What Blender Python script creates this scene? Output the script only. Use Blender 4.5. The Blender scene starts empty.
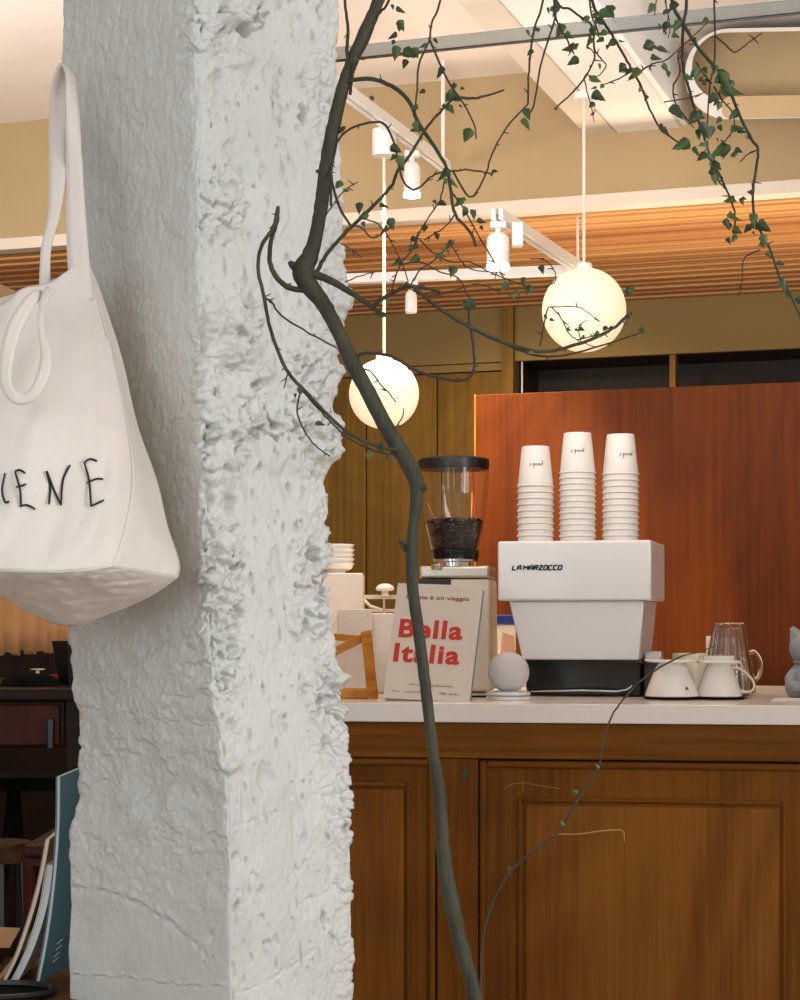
import bpy, bmesh, math, random
import numpy as np
from mathutils import Vector, Matrix, noise

# ------------------------------------------------------------------ camera, light, exposure
S = bpy.context.scene
COL = S.collection
F = 1900.0; CH = 1.10; HY = 620.0          # focal length in pixels, camera height, horizon row
cd = bpy.data.cameras.new('camera'); cam = bpy.data.objects.new('camera', cd); COL.objects.link(cam)
cam.location = (0, 0, CH); cam.rotation_euler = (math.pi/2, 0, 0)
cd.sensor_fit = 'VERTICAL'; cd.sensor_height = 36; cd.lens = 36*F/1000; cd.shift_y = (HY-500)/1000
cd.clip_start = 0.05
S.camera = cam
S.view_settings.view_transform = 'Standard'; S.view_settings.look = 'None'
S.view_settings.gamma = 1; S.view_settings.use_curve_mapping = False
S.view_settings.exposure = 0.0
w = bpy.data.worlds.new('sky'); S.world = w; w.use_nodes = True
w.node_tree.nodes['Background'].inputs[0].default_value = (0.86, 0.93, 1.0, 1)
w.node_tree.nodes['Background'].inputs[1].default_value = 0.55

def light(name, kind, loc, power, color, target=None, size=0.1, sizey=None, spot=None, blend=0.5):
    d = bpy.data.lights.new(name, kind); d.energy = power; d.color = color
    if kind == 'AREA':
        d.size = size
        if sizey: d.shape = 'RECTANGLE'; d.size_y = sizey
    else:
        d.shadow_soft_size = size
    if spot: d.spot_size = math.radians(spot); d.spot_blend = blend
    o = bpy.data.objects.new(name, d); COL.objects.link(o); o.location = loc
    if target is not None:
        o.rotation_euler = (Vector(target)-Vector(loc)).to_track_quat('-Z', 'Y').to_euler()
    return o
# daylight through the shop window on the right and behind the camera
light('window_daylight_right', 'AREA', (3.6, 0.5, 1.7), 88, (0.95, 0.98, 1.0), (0, 2.6, 1.2), 1.8, 1.8)
light('window_daylight_front', 'AREA', (-1.3, -1.6, 1.8), 46, (0.95, 0.98, 1.0), (-0.2, 3, 1.3), 3.0, 2.0)
# warm fill lamps added around the bar and ceiling, without fixtures
WARM = (1.0, 0.74, 0.42)
TH = math.radians(19)
U = Vector((math.cos(TH), -math.sin(TH), 0)); V = Vector((math.sin(TH), math.cos(TH), 0))
def RW(a, b, z): return U*a + V*b + Vector((0, 0, z))
light('bar_fill_spot', 'SPOT', RW(-1.75, 5.1, 2.35), 120, WARM, RW(-1.72, 5.42, 1.25), 0.06, spot=75)  # added unseen spot, brightens the left end of the partition
light('bar_fill_spot', 'SPOT', RW(-1.75, 6.2, 2.3), 45, WARM, RW(-1.9, 7.2, 0.9), 0.06, spot=110)  # added unseen spot, brightens the cupboard wall
light('soffit_fill', 'AREA', RW(-0.6, 5.95, 1.80), 20, (1.0, 0.84, 0.62), RW(-0.6, 6.0, 2.4), 2.6, 0.3)  # added unseen lamp, brightens the wooden soffit from below
light('ceiling_fill', 'AREA', RW(-1.0, 3.6, 1.95), 26, (1.0, 0.93, 0.86), RW(-1.0, 4.6, 2.79), 1.6, 0.5)  # added unseen fill, brightens the ceiling and bulkhead

light('ceiling_fill_left', 'AREA', RW(-3.2, 3.6, 1.9), 28, (1.0, 0.93, 0.86), RW(-3.2, 4.6, 2.79), 1.4, 0.5)  # second added fill, brightens the ceiling left of the pillar
# ------------------------------------------------------------------ helpers
def W(px, py, D): return Vector(((px-400)/F*D, D, CH+(HY-py)/F*D))
def onb(px, py, c):            # pixel on the room plane b = c
    t = (px-400)/F; D = c/(math.cos(TH)+math.sin(TH)*t); p = W(px, py, D)
    return p.dot(U), p.z
def lin(c):
    c = c/255.0
    return c/12.92 if c <= 0.04045 else ((c+0.055)/1.055)**2.4
def rgb(t): return (lin(t[0]), lin(t[1]), lin(t[2]), 1)

def mat(name, col, rough=0.5, metal=0.0, bump=0.0, bscale=60, var=0.0, vscale=8, coat=0.0, spec=0.5, stretch=(1,1,1), sheen=0):
    m = bpy.data.materials.new(name); m.use_nodes = True
    nt = m.node_tree; b = nt.nodes['Principled BSDF']
    b.inputs['Base Color'].default_value = rgb(col); b.inputs['Roughness'].default_value = rough
    b.inputs['Metallic'].default_value = metal; b.inputs['Coat Weight'].default_value = coat
    b.inputs['Specular IOR Level'].default_value = spec
    b.inputs['Sheen Weight'].default_value = sheen
    tc = nt.nodes.new('ShaderNodeTexCoord'); mp = nt.nodes.new('ShaderNodeMapping')
    nt.links.new(tc.outputs['Object'], mp.inputs[0]); mp.inputs['Scale'].default_value = stretch
    n = nt.nodes.new('ShaderNodeTexNoise'); n.inputs['Scale'].default_value = vscale; n.inputs['Detail'].default_value = 5
    nt.links.new(mp.outputs[0], n.inputs['Vector'])
    r = nt.nodes.new('ShaderNodeValToRGB'); nt.links.new(n.outputs['Fac'], r.inputs[0])
    c = rgb(col)
    r.color_ramp.elements[0].position = 0.3; r.color_ramp.elements[1].position = 0.7
    r.color_ramp.elements[0].color = (c[0]*(1-var), c[1]*(1-var), c[2]*(1-var), 1)
    r.color_ramp.elements[1].color = (min(1, c[0]*(1+var)), min(1, c[1]*(1+var)), min(1, c[2]*(1+var)), 1)
    nt.links.new(r.outputs[0], b.inputs['Base Color'])
    if bump:
        n2 = nt.nodes.new('ShaderNodeTexNoise'); n2.inputs['Scale'].default_value = bscale; n2.inputs['Detail'].default_value = 6
        nt.links.new(mp.outputs[0], n2.inputs['Vector'])
        bp = nt.nodes.new('ShaderNodeBump'); bp.inputs['Strength'].default_value = bump; bp.inputs['Distance'].default_value = 0.004
        nt.links.new(n2.outputs['Fac'], bp.inputs['Height']); nt.links.new(bp.outputs[0], b.inputs['Normal'])
    return m

def wood(name, dark, light_, rough=0.35, axis='Z', fine=1.0, coat=0.0, cathedral=0.35, big=1.0):
    """grain runs along axis"""
    m = bpy.data.materials.new(name); m.use_nodes = True
    nt = m.node_tree; b = nt.nodes['Principled BSDF']; L = nt.links
    b.inputs['Roughness'].default_value = rough; b.inputs['Coat Weight'].default_value = coat; b.inputs['Coat Roughness'].default_value = 0.25
    b.inputs['Specular IOR Level'].default_value = 0.16
    tc = nt.nodes.new('ShaderNodeTexCoord')
    def mapped(sc):
        mp = nt.nodes.new('ShaderNodeMapping'); L.new(tc.outputs['Object'], mp.inputs[0]); mp.inputs['Scale'].default_value = sc; return mp
    k = {'X': 0, 'Y': 1, 'Z': 2}[axis]
    s1 = [6*big]*3; s1[k] = 0.6*big
    s2 = [90*fine]*3; s2[k] = 3*fine
    s3 = [1.7*big]*3; s3[k] = 0.9*big
    n1 = nt.nodes.new('ShaderNodeTexNoise'); n1.inputs['Scale'].default_value = 1; n1.inputs['Detail'].default_value = 3; n1.inputs['Distortion'].default_value = 0.6
    L.new(mapped(s1).outputs[0], n1.inputs['Vector'])
    n2 = nt.nodes.new('ShaderNodeTexNoise'); n2.inputs['Scale'].default_value = 1; n2.inputs['Detail'].default_value = 4
    L.new(mapped(s2).outputs[0], n2.inputs['Vector'])
    # cathedral rings: sine of a smooth stretched noise
    n3 = nt.nodes.new('ShaderNodeTexNoise'); n3.inputs['Scale'].default_value = 1; n3.inputs['Detail'].default_value = 1
    L.new(mapped(s3).outputs[0], n3.inputs['Vector'])
    ml = nt.nodes.new('ShaderNodeMath'); ml.operation = 'MULTIPLY'; L.new(n3.outputs['Fac'], ml.inputs[0]); ml.inputs[1].default_value = 110
    sn = nt.nodes.new('ShaderNodeMath'); sn.operation = 'SINE'; L.new(ml.outputs[0], sn.inputs[0])
    def scl(node, f):
        q = nt.nodes.new('ShaderNodeMath'); q.operation = 'MULTIPLY'; L.new(node.outputs[0], q.inputs[0]); q.inputs[1].default_value = f; return q
    def add(a, c):
        q = nt.nodes.new('ShaderNodeMath'); q.operation = 'ADD'; L.new(a.outputs[0], q.inputs[0]); L.new(c.outputs[0], q.inputs[1]); return q
    t = add(add(scl(n1, 0.55), scl(n2, 0.45)), scl(sn, 0.07*cathedral/0.35))
    r = nt.nodes.new('ShaderNodeValToRGB'); L.new(t.outputs[0], r.inputs[0])
    r.color_ramp.elements[0].position = 0.36; r.color_ramp.elements[0].color = rgb(dark)
    r.color_ramp.elements[1].position = 0.64; r.color_ramp.elements[1].color = rgb(light_)
    L.new(r.outputs[0], b.inputs['Base Color'])
    bp = nt.nodes.new('ShaderNodeBump'); bp.inputs['Strength'].default_value = 0.12; bp.inputs['Distance'].default_value = 0.002
    L.new(n2.outputs['Fac'], bp.inputs['Height']); L.new(bp.outputs[0], b.inputs['Normal'])
    return m

def glassmat(name, tint=(255,255,255), rough=0.0, ior=1.45):
    m = bpy.data.materials.new(name); m.use_nodes = True
    b = m.node_tree.nodes['Principled BSDF']
    b.inputs['Base Color'].default_value = rgb(tint); b.inputs['Roughness'].default_value = rough
    b.inputs['Transmission Weight'].default_value = 1.0; b.inputs['IOR'].default_value = ior
    return m
def emit(name, col, strength):
    m = bpy.data.materials.new(name); m.use_nodes = True
    b = m.node_tree.nodes['Principled BSDF']
    b.inputs['Base Color'].default_value = rgb(col); b.inputs['Emission Color'].default_value = rgb(col)
    b.inputs['Emission Strength'].default_value = strength; b.inputs['Roughness'].default_value = 0.25
    return m

class MB:
    def __init__(s): s.v = []; s.f = []; s.sm = []
    def add(s, vs, fs, smooth=False):
        k = len(s.v); s.v += [Vector(p) for p in vs]; s.f += [tuple(i+k for i in f) for f in fs]; s.sm += [smooth]*len(fs); return s
    def box(s, x0, x1, y0, y1, z0, z1, tf=None):
        vs = [Vector((x, y, z)) for z in (z0, z1) for y in (y0, y1) for x in (x0, x1)]
        if tf: vs = [tf(p) for p in vs]
        return s.add(vs, [(0,2,3,1),(4,5,7,6),(0,1,5,4),(2,6,7,3),(0,4,6,2),(1,3,7,5)])
    def hexa(s, bot, top):       # two quads of 4 points
        return s.add(list(bot)+list(top), [(3,2,1,0),(4,5,6,7),(0,1,5,4),(1,2,6,5),(2,3,7,6),(3,0,4,7)])
    def prism(s, poly, d):       # polygon list of points extruded by vector d
        n = len(poly); d = Vector(d); vs = [Vector(p) for p in poly]+[Vector(p)+d for p in poly]
        return s.add(vs, [tuple(range(n))[::-1], tuple(range(n, 2*n))]+[(i, (i+1) % n, n+(i+1) % n, n+i) for i in range(n)])
    def tube(s, pts, rad, n=8, cap=True):
        pts = [Vector(p) for p in pts]
        if not hasattr(rad, '__len__'): rad = [rad]*len(pts)
        up = Vector((0.13, 0.97, 0.2)); rings = []
        for i, p in enumerate(pts):
            t = (pts[min(i+1, len(pts)-1)]-pts[max(i-1, 0)])
            if t.length < 1e-9: t = Vector((0, 0, 1))
            t.normalize(); a = up-t*up.dot(t)
            if a.length < 1e-3: a = Vector((1, 0, 0))-t*t.x
            a.normalize(); up = a; b = t.cross(a)
            rings.append([p+(a*math.cos(q)+b*math.sin(q))*rad[i] for q in [2*math.pi*j/n for j in range(n)]])
        vs = [q for r in rings for q in r]; fs = []
        for i in range(len(pts)-1):
            for j in range(n): fs.append((i*n+j, i*n+(j+1) % n, (i+1)*n+(j+1) % n, (i+1)*n+j))
        if cap: fs.append(tuple(range(n))[::-1]); fs.append(tuple(range((len(pts)-1)*n, len(pts)*n)))
        return s.add(vs, fs, True)
    def lathe(s, prof, n=48, c=(0, 0, 0), sx=1, sy=1, cap=True):   # prof: (r,z)
        vs = []; fs = []; c = Vector(c)
        for r, z in prof:
            for j in range(n):
                q = 2*math.pi*j/n; vs.append(c+Vector((r*math.cos(q)*sx, r*math.sin(q)*sy, z)))
        for i in range(len(prof)-1):
            for j in range(n): fs.append((i*n+j, i*n+(j+1) % n, (i+1)*n+(j+1) % n, (i+1)*n+j))
        if cap:
            if prof[0][0] > 1e-4: fs.append(tuple(range(n))[::-1])
            if prof[-1][0] > 1e-4: fs.append(tuple(range((len(prof)-1)*n, len(prof)*n)))
        return s.add(vs, fs, True)
    def ball(s, c, r, sx=1, sy=1, sz=1, n=24, rot=None):
        prof = [(math.sin(math.pi*i/(n//2)), -math.cos(math.pi*i/(n//2))) for i in range(n//2+1)]
        vs = []; c = Vector(c); fs = []; m = len(prof)
        for a, z in prof:
            for j in range(n):
                q = 2*math.pi*j/n; p = Vector((a*math.cos(q)*r*sx, a*math.sin(q)*r*sy, z*r*sz))
                if rot: p = rot @ p
                vs.append(c+p)
        for i in range(m-1):
            for j in range(n): fs.append((i*n+j, i*n+(j+1) % n, (i+1)*n+(j+1) % n, (i+1)*n+j))
        return s.add(vs, fs, True)
    def grid(s, P, smooth=True):   # P[i][j] points
        n = len(P); m = len(P[0])
        return s.add([q for r in P for q in r], [(i*m+j, i*m+j+1, (i+1)*m+j+1, (i+1)*m+j) for i in range(n-1) for j in range(m-1)], smooth)
    def build(s, name, m, parent=None, world=False, bevel=0, weld=False, subsurf=0, solid=0, origin=None):
        me = bpy.data.meshes.new(name)
        vs = s.v
        o = bpy.data.objects.new(name, me)
        if parent is not None:
            o.parent = parent
            if world:
                inv = wmat(parent).inverted(); vs = [inv @ p for p in vs]
        elif origin is not None:
            o.location = origin; vs = [p-Vector(origin) for p in vs]
        me.from_pydata([tuple(p) for p in vs], [], s.f)
        me.polygons.foreach_set('use_smooth', s.sm)
        sharp = name not in ('foliage', 'bag_body', 'side_gusset', 'bottom_panel')
        bm = bmesh.new(); bm.from_mesh(me)
        bmesh.ops.remove_doubles(bm, verts=bm.verts, dist=1e-6 if not weld else 1e-4)
        bmesh.ops.recalc_face_normals(bm, faces=bm.faces)
        bm.to_mesh(me); bm.free(); me.update()
        if sharp: me.set_sharp_from_angle(angle=math.radians(38))
        if m: me.materials.append(m)
        COL.objects.link(o)
        if bevel:
            b = o.modifiers.new('bevel', 'BEVEL'); b.width = bevel; b.segments = 3; b.limit_method = 'ANGLE'; b.angle_limit = math.radians(40); b.harden_normals = False
        if solid:
            q = o.modifiers.new('solid', 'SOLIDIFY'); q.thickness = solid; q.offset = 0
        if subsurf:
            q = o.modifiers.new('sub', 'SUBSURF'); q.levels = subsurf; q.render_levels = subsurf
        return o
def wmat(o):
    m = Matrix.LocRotScale(o.location, o.rotation_euler, o.scale)
    return wmat(o.parent) @ m if o.parent else m
def tag(o, label, cat, group=None, kind=None):
    if label: o['label'] = label
    if cat: o['category'] = cat
    if group: o['group'] = group
    if kind: o['kind'] = kind
    return o
def thing(name, label, cat, loc, rz=0, group=None):
    o = bpy.data.objects.new(name, None); COL.objects.link(o); o.empty_display_size = 0.05
    o.location = loc; o.rotation_euler = (0, 0, rz)
    return tag(o, label, cat, group)
def room(name, mb, m, bevel=0, kind='structure'):     # mesh authored in room coordinates (a,b,z)
    o = mb.build(name, m, bevel=bevel); o.rotation_euler = (0, 0, -TH)
    if kind: o['kind'] = kind
    return o
def copy_tree(o, parent=None):
    c = o.copy(); COL.objects.link(c)
    if parent: c.parent = parent
    for ch in [x for x in COL.objects if x.parent == o]: copy_tree(ch, c)
    return c
def smooth_path(pts, k=4):         # Catmull-Rom
    P = [Vector(p) for p in pts]; out = []
    for i in range(len(P)-1):
        a = P[max(i-1, 0)]; b = P[i]; c = P[i+1]; d = P[min(i+2, len(P)-1)]
        for j in range(k):
            t = j/k
            out.append(0.5*((2*b)+(c-a)*t+(2*a-5*b+4*c-d)*t*t+(3*b-a-3*c+d)*t**3))
    out.append(P[-1]); return out
def interp(tab, x):
    return float(np.interp(x, [t[0] for t in tab], [t[1] for t in tab]))

# ------------------------------------------------------------------ materials
M = {}
M['plaster'] = mat('pillar_white_paint', (209, 208, 202), 0.42, bump=0.0, bscale=170, var=0.05, vscale=9, spec=0.45)
M['ceiling'] = mat('ceiling_paint', (246, 236, 228), 0.7, var=0.015)
M['beige'] = mat('beige_wall_paint', (174, 150, 112), 0.75, var=0.03, vscale=3)
M['trimwhite'] = mat('white_trim_paint', (222, 208, 192), 0.5)
M['white'] = mat('white_enamel', (226, 224, 222), 0.28, coat=0.3)
M['offwhite'] = mat('warm_white_plastic', (228, 214, 200), 0.4)
M['cream'] = mat('cream_plastic', (214, 204, 186), 0.4)
M['rough_white'] = mat('rough_white_plaster', (246, 238, 232), 0.8, bump=0.6, bscale=70, var=0.02)
M['daylit_white'] = mat('daylit_white_plaster', (244, 246, 250), 0.6, var=0.01)  # bluish daylight on the beam's right face, put into the colour
M['ductwhite'] = mat('duct_white_paint', (206, 202, 196), 0.7)
M['canvas'] = mat('canvas_cloth', (230, 220, 210), 0.95, bump=0.25, bscale=900, var=0.02, vscale=30, spec=0.1, sheen=0.2)
M['bark'] = mat('dark_bark', (60, 58, 40), 0.7, bump=0.8, bscale=220, var=0.35, vscale=60, stretch=(1,1,0.3))
M['twig'] = mat('twig_bark', (66, 52, 38), 0.8, var=0.2, vscale=60)
M['paletwig'] = mat('pale_dry_twig', (150, 120, 70), 0.8)
M['leaf'] = mat('leaf_green', (62, 84, 30), 0.5, var=0.35, vscale=40)
M['leafdark'] = mat('leaf_dark_green', (44, 60, 24), 0.5, var=0.3, vscale=40)
M['cherry'] = wood('cherry_panel_wood', (72, 29, 1), (108, 50, 4), 0.6, 'Z', fine=0.6, big=0.8, cathedral=0.12)
M['oldwood'] = wood('old_oak_wood', (98, 54, 4), (132, 80, 12), 0.6, 'Z', cathedral=0.16, big=0.6)
M['oldwoodfield'] = wood('old_oak_wood_field', (112, 62, 10), (146, 92, 30), 0.6, 'Z', cathedral=0.22, big=0.6)
M['oldwoodx'] = wood('old_oak_wood_rail', (100, 56, 8), (134, 82, 18), 0.6, 'X', cathedral=0.1, big=0.6)
M['cabinet'] = wood('olive_brown_veneer', (104, 76, 24), (138, 104, 40), 0.5, 'Z', fine=0.6, big=0.8, cathedral=0.1)
M['darkbrown'] = wood('dark_brown_wood', (22, 11, 4), (38, 18, 7), 0.5, 'X')
M['redbrown'] = wood('red_brown_wood', (44, 15, 3), (70, 24, 6), 0.5, 'Z')
M['tablewood'] = wood('low_table_wood', (92, 60, 22), (126, 88, 38), 0.5, 'X')
M['darktop'] = wood('dark_stool_wood', (54, 36, 16), (80, 56, 28), 0.4, 'X')
M['framewood'] = wood('honey_frame_wood', (178, 108, 34), (214, 146, 60), 0.35, 'X')
M['floorwood'] = wood('bounce_floor_boards', (150, 128, 106), (176, 154, 130), 0.5, 'X')  # unseen floor, made pale to bounce light up onto the bag
M['quartz'] = mat('white_quartz', (240, 230, 220), 0.22, var=0.015, vscale=40, coat=0.2)
M['black'] = mat('black_plastic', (14, 15, 14), 0.35)
M['blackgloss'] = mat('black_gloss', (6, 10, 8), 0.2)
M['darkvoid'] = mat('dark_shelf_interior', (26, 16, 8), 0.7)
M['dark'] = mat('charcoal_fabric', (10, 10, 9), 0.9, spec=0.08)
M['chrome'] = mat('polished_chrome', (220, 220, 220), 0.12, metal=1)
M['steel'] = mat('brushed_steel', (190, 182, 168), 0.3, metal=0.8)
M['glass'] = glassmat('clear_glass')
M['teal'] = mat('teal_book_cover', (104, 142, 152), 0.5, var=0.04)
M['paper'] = mat('book_paper', (214, 214, 212), 0.7)
M['yellow'] = mat('ochre_cover', (178, 132, 40), 0.5)
M['kraft'] = mat('kraft_paper', (176, 138, 98), 0.7)
M['red'] = mat('red_ink', (190, 40, 24), 0.5)
M['ink'] = mat('black_ink', (26, 24, 26), 0.6)
M['brownink'] = mat('brown_ink', (120, 50, 24), 0.6)
M['cover'] = mat('book_cover_grey', (208, 196, 184), 0.45)
M['cup'] = mat('white_paper_cup', (216, 210, 204), 0.5)
M['ceramic'] = mat('white_ceramic', (236, 232, 224), 0.15, coat=0.5)
M['creamcup'] = mat('cream_ceramic', (226, 212, 182), 0.25)
M['bean'] = mat('roasted_coffee', (44, 24, 14), 0.4, var=0.4, vscale=200)
M['catgrey'] = mat('matte_grey_ceramic', (140, 144, 144), 0.6, bump=0.1)
M['peach'] = mat('peach_linen', (214, 160, 106), 0.85, bump=0.2, bscale=400, var=0.05, vscale=20)
M['shade'] = mat('woven_tan_shade', (176, 136, 96), 0.8, bump=0.3, bscale=200)
M['globe'] = emit('opal_globe_glow', (255, 228, 184), 0.74)
M['globe'].node_tree.nodes['Principled BSDF'].inputs['Base Color'].default_value = rgb((190, 184, 170)); M['globe'].node_tree.nodes['Principled BSDF'].inputs['Roughness'].default_value = 0.5
M['olive'] = mat('olive_wall_paint', (140, 116, 66), 0.75, var=0.03, vscale=3)
M['thinglass'] = glassmat('thin_hopper_plastic', ior=1.3)
M['lens'] = emit('lamp_lens_glow', (255, 248, 240), 6.0)
M['blue'] = mat('blue_plastic', (24, 50, 140), 0.4)
M['pink'] = mat('pale_pink_packet', (236, 190, 170), 0.6)
M['teallogo'] = mat('teal_print', (40, 90, 100), 0.5)
M['speaker'] = mat('white_mesh_fabric', (206, 202, 200), 0.85, bump=0.4, bscale=900)
def plaster_bump(m):
    nt = m.node_tree; L = nt.links; b = nt.nodes['Principled BSDF']; tc = nt.nodes.new('ShaderNodeTexCoord')
    prev = None
    for sc_, det, rough_, st, dist in ((120, 7, 0.75, 0.26, 0.005), (420, 3, 0.6, 0.35, 0.0015)):
        n = nt.nodes.new('ShaderNodeTexNoise'); n.inputs['Scale'].default_value = sc_; n.inputs['Detail'].default_value = det; n.inputs['Roughness'].default_value = rough_; n.inputs['Distortion'].default_value = 0.4
        L.new(tc.outputs['Object'], n.inputs['Vector'])
        bp = nt.nodes.new('ShaderNodeBump'); bp.inputs['Strength'].default_value = st; bp.inputs['Distance'].default_value = dist
        L.new(n.outputs['Fac'], bp.inputs['Height'])
        if prev: L.new(prev.outputs[0], bp.inputs['Normal'])
        prev = bp
    L.new(prev.outputs[0], b.inputs['Normal'])
plaster_bump(M['plaster'])
# wood soffit: strips along a, colour changes from strip to strip
def soffit_mat():
    m = bpy.data.materials.new('cedar_slats'); m.use_nodes = True; nt = m.node_tree; L = nt.links; b = nt.nodes['Principled BSDF']
    b.inputs['Roughness'].default_value = 0.45
    tc = nt.nodes.new('ShaderNodeTexCoord'); sx = nt.nodes.new('ShaderNodeSeparateXYZ'); L.new(tc.outputs['Object'], sx.inputs[0])
    def mt(op, a, v=None, c=None):
        q = nt.nodes.new('ShaderNodeMath'); q.operation = op; L.new(a, q.inputs[0])
        if v is not None: q.inputs[1].default_value = v
        if c is not None: L.new(c, q.inputs[1])
        return q.outputs[0]
    idx = mt('FLOOR', mt('DIVIDE', sx.outputs[1], 0.05))
    wn = nt.nodes.new('ShaderNodeTexWhiteNoise'); wn.noise_dimensions = '1D'; L.new(idx, wn.inputs['W'])
    mp = nt.nodes.new('ShaderNodeMapping'); L.new(tc.outputs['Object'], mp.inputs[0]); mp.inputs['Scale'].default_value = (0.8, 45, 45)
    n = nt.nodes.new('ShaderNodeTexNoise'); n.inputs['Scale'].default_value = 1; n.inputs['Detail'].default_value = 4; L.new(mp.outputs[0], n.inputs['Vector'])
    t = mt('ADD', mt('MULTIPLY', wn.outputs['Value'], 0.5), c=mt('MULTIPLY', n.outputs['Fac'], 0.6))
    r = nt.nodes.new('ShaderNodeValToRGB'); L.new(t, r.inputs[0])
    r.color_ramp.elements[0].position = 0.2; r.color_ramp.elements[0].color = rgb((146, 88, 42))
    r.color_ramp.elements[1].position = 0.85; r.color_ramp.elements[1].color = rgb((222, 164, 104))
    L.new(r.outputs[0], b.inputs['Base Color'])
    return m
M['soffit'] = soffit_mat()

# ------------------------------------------------------------------ room shell (room coordinates a, b, z)
CZ = 2.79; BB = 5.673; ZS = 2.36; BK = 7.39
room('floor', MB().box(-5.5, 4.0, -0.5, 8.0, -0.1, 0), M['floorwood'])
room('ceiling', MB().box(-5.5, 4.0, -0.5, BB+0.1, CZ, CZ+0.12), M['ceiling'])
room('wall_bulkhead', MB().box(-5.5, 4.0, BB, BB+0.12, ZS+0.01, CZ+0.06), M['beige'])
room('trim_1', MB().box(-5.5, 4.0, BB-0.02, BB+0.05, ZS-0.005, ZS+0.035), M['trimwhite'], bevel=0.003)
mb = MB(); b = BB+0.055
while b < BK:                                   # tongue and groove strips of the lowered wooden ceiling
    hgt = 0.006 if int((b-BB)/0.05) % 2 else 0.0
    mb.box(-5.5, 4.0, b, b+0.044, ZS-hgt+0.005, ZS+0.06); b += 0.05
mb.box(-5.5, 4.0, BB+0.05, BK, ZS+0.03, ZS+0.1)
room('ceiling_bar', mb, M['soffit'])
room('wall_back', MB().box(-5.5, 4.0, BK+0.35, BK+0.45, -0.05, 2.5), M['beige'])
room('wall_right_blocker', MB().box(2.05, 2.15, 2.4, 8.0, -0.05, CZ), M['beige'])  # unseen wall added to keep window daylight off the bar
room('wall_left', MB().box(-5.5, -5.4, -0.5, 8.0, -0.05, CZ), M['beige'])
# back wall finish between the soffit and the cupboards (with opening for the high shelf)
def ab(px, py, c=BK): return onb(px, py, c)
aop, zt = ab(515, 361); az, _ = ab(800, 347)
a513 = aop
zop_top = zt
mb = MB().box(-5.5, 4.0, BK, BK+0.03, zop_top, ZS+0.02)
zcab = ab(440, 373)[1]
room('wall_upper', mb, M['olive'])
room('trim_2', MB().box(ab(503, 0)[0], ab(515, 0)[0], BK-0.03, BK+0.33, 0, ZS+0.01), M['cabinet'])
# tall cupboard left of the partition
cab = thing('wall_cupboard', 'tall olive-brown veneered wall cupboard behind the left globe lamp and coffee grinder', 'cupboard', RW(ab(400,0)[0], BK+0.02, 0), -TH)
a0 = ab(400, 0)[0]
def cx(px): return ab(px, 0)[0]-a0
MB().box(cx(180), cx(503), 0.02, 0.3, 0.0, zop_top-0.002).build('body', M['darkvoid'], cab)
edges = [180, 240, 300, 365, 436, 503]
for e0, e1 in zip(edges[:-1], edges[1:]):
    MB().box(cx(e0)+0.003, cx(e1)-0.003, -0.005, 0.02, 0.05, zcab-0.003).build('door', M['cabinet'], cab, bevel=0.002)
MB().box(cx(180), cx(503), -0.004, 0.02, zcab+0.003, zop_top-0.003).build('fascia', M['olive'], cab)
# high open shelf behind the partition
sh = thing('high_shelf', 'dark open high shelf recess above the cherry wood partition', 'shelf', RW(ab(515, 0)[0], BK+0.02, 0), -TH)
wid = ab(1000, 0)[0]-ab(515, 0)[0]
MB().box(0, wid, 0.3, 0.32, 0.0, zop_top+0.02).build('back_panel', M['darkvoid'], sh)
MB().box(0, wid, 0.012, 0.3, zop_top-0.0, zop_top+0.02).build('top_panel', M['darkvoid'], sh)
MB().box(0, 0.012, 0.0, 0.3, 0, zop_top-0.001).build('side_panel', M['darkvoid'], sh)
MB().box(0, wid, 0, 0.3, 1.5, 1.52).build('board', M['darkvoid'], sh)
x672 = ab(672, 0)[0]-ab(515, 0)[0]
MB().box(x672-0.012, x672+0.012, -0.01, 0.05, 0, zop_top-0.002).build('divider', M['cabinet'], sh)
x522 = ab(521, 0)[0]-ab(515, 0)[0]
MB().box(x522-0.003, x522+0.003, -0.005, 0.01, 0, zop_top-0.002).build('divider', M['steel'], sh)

# cherry partition on the counter
aL, zT = onb(475, 395, 5.40)
par = thing('wood_partition', 'smooth orange cherry wood partition panel standing behind the espresso machine', 'partition', RW(aL, 5.40, 0), -TH)
MB().box(0, 2.6, 0.0, 0.05, 0, zT).build('panel', M['cherry'], par, bevel=0.002)
MB().box(-0.002, 0.002, 0.0, 0.05, 0, zT+0.002).build('edge_band', M['framewood'], par)

# ------------------------------------------------------------------ ceiling beam (box beam lining up with the track rails)
def zplane(px, py, z): return W(px, py, (z-CH)*F/(HY-py))
BZ = 2.58; DV = Vector((650, 0, 0)).normalized()
vd = Vector((650/F, 1, 0)).normalized()          # direction of the beams and rails
beam = MB()
pA = zplane(592, 142, BZ); pB = zplane(624, 142, BZ); pC = zplane(688, 135, BZ)
def back(p, L): return p-vd*L
L0 = 3.2
up = Vector((0, 0, CZ-BZ+0.02))
pa2 = pA-Vector((0.01, 0, 0))
poly = [pA+Vector((0, 0, 0.02)), pB, pC, pC+up, pA+up]
br = thing('ceiling_beam', 'white plastered ceiling beam running into the beige bulkhead wall', 'beam', pB)
MB().prism([pB, pC, pC+up*0.98, pB+up*0.98], -vd*L0).build('beam_body', M['rough_white'], br, world=True, bevel=0.008)
MB().prism([pA, pB-Vector((0.001,0,0)), pB+up*0.97-Vector((0.001,0,0)), pA+up*0.97], -vd*L0).build('beam_casing', M['trimwhite'], br, world=True, bevel=0.004)
MB().prism([pC+Vector((0.001,0,0.004)), pC+Vector((0.02,0,0.004)), pC+Vector((0.02,0,0))+up*0.97, pC+Vector((0.001,0,0))+up*0.97], -vd*L0).build('daylit_side', M['daylit_white'], br, world=True)  # thin sheet carrying the painted daylight of the beam's right face
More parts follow.
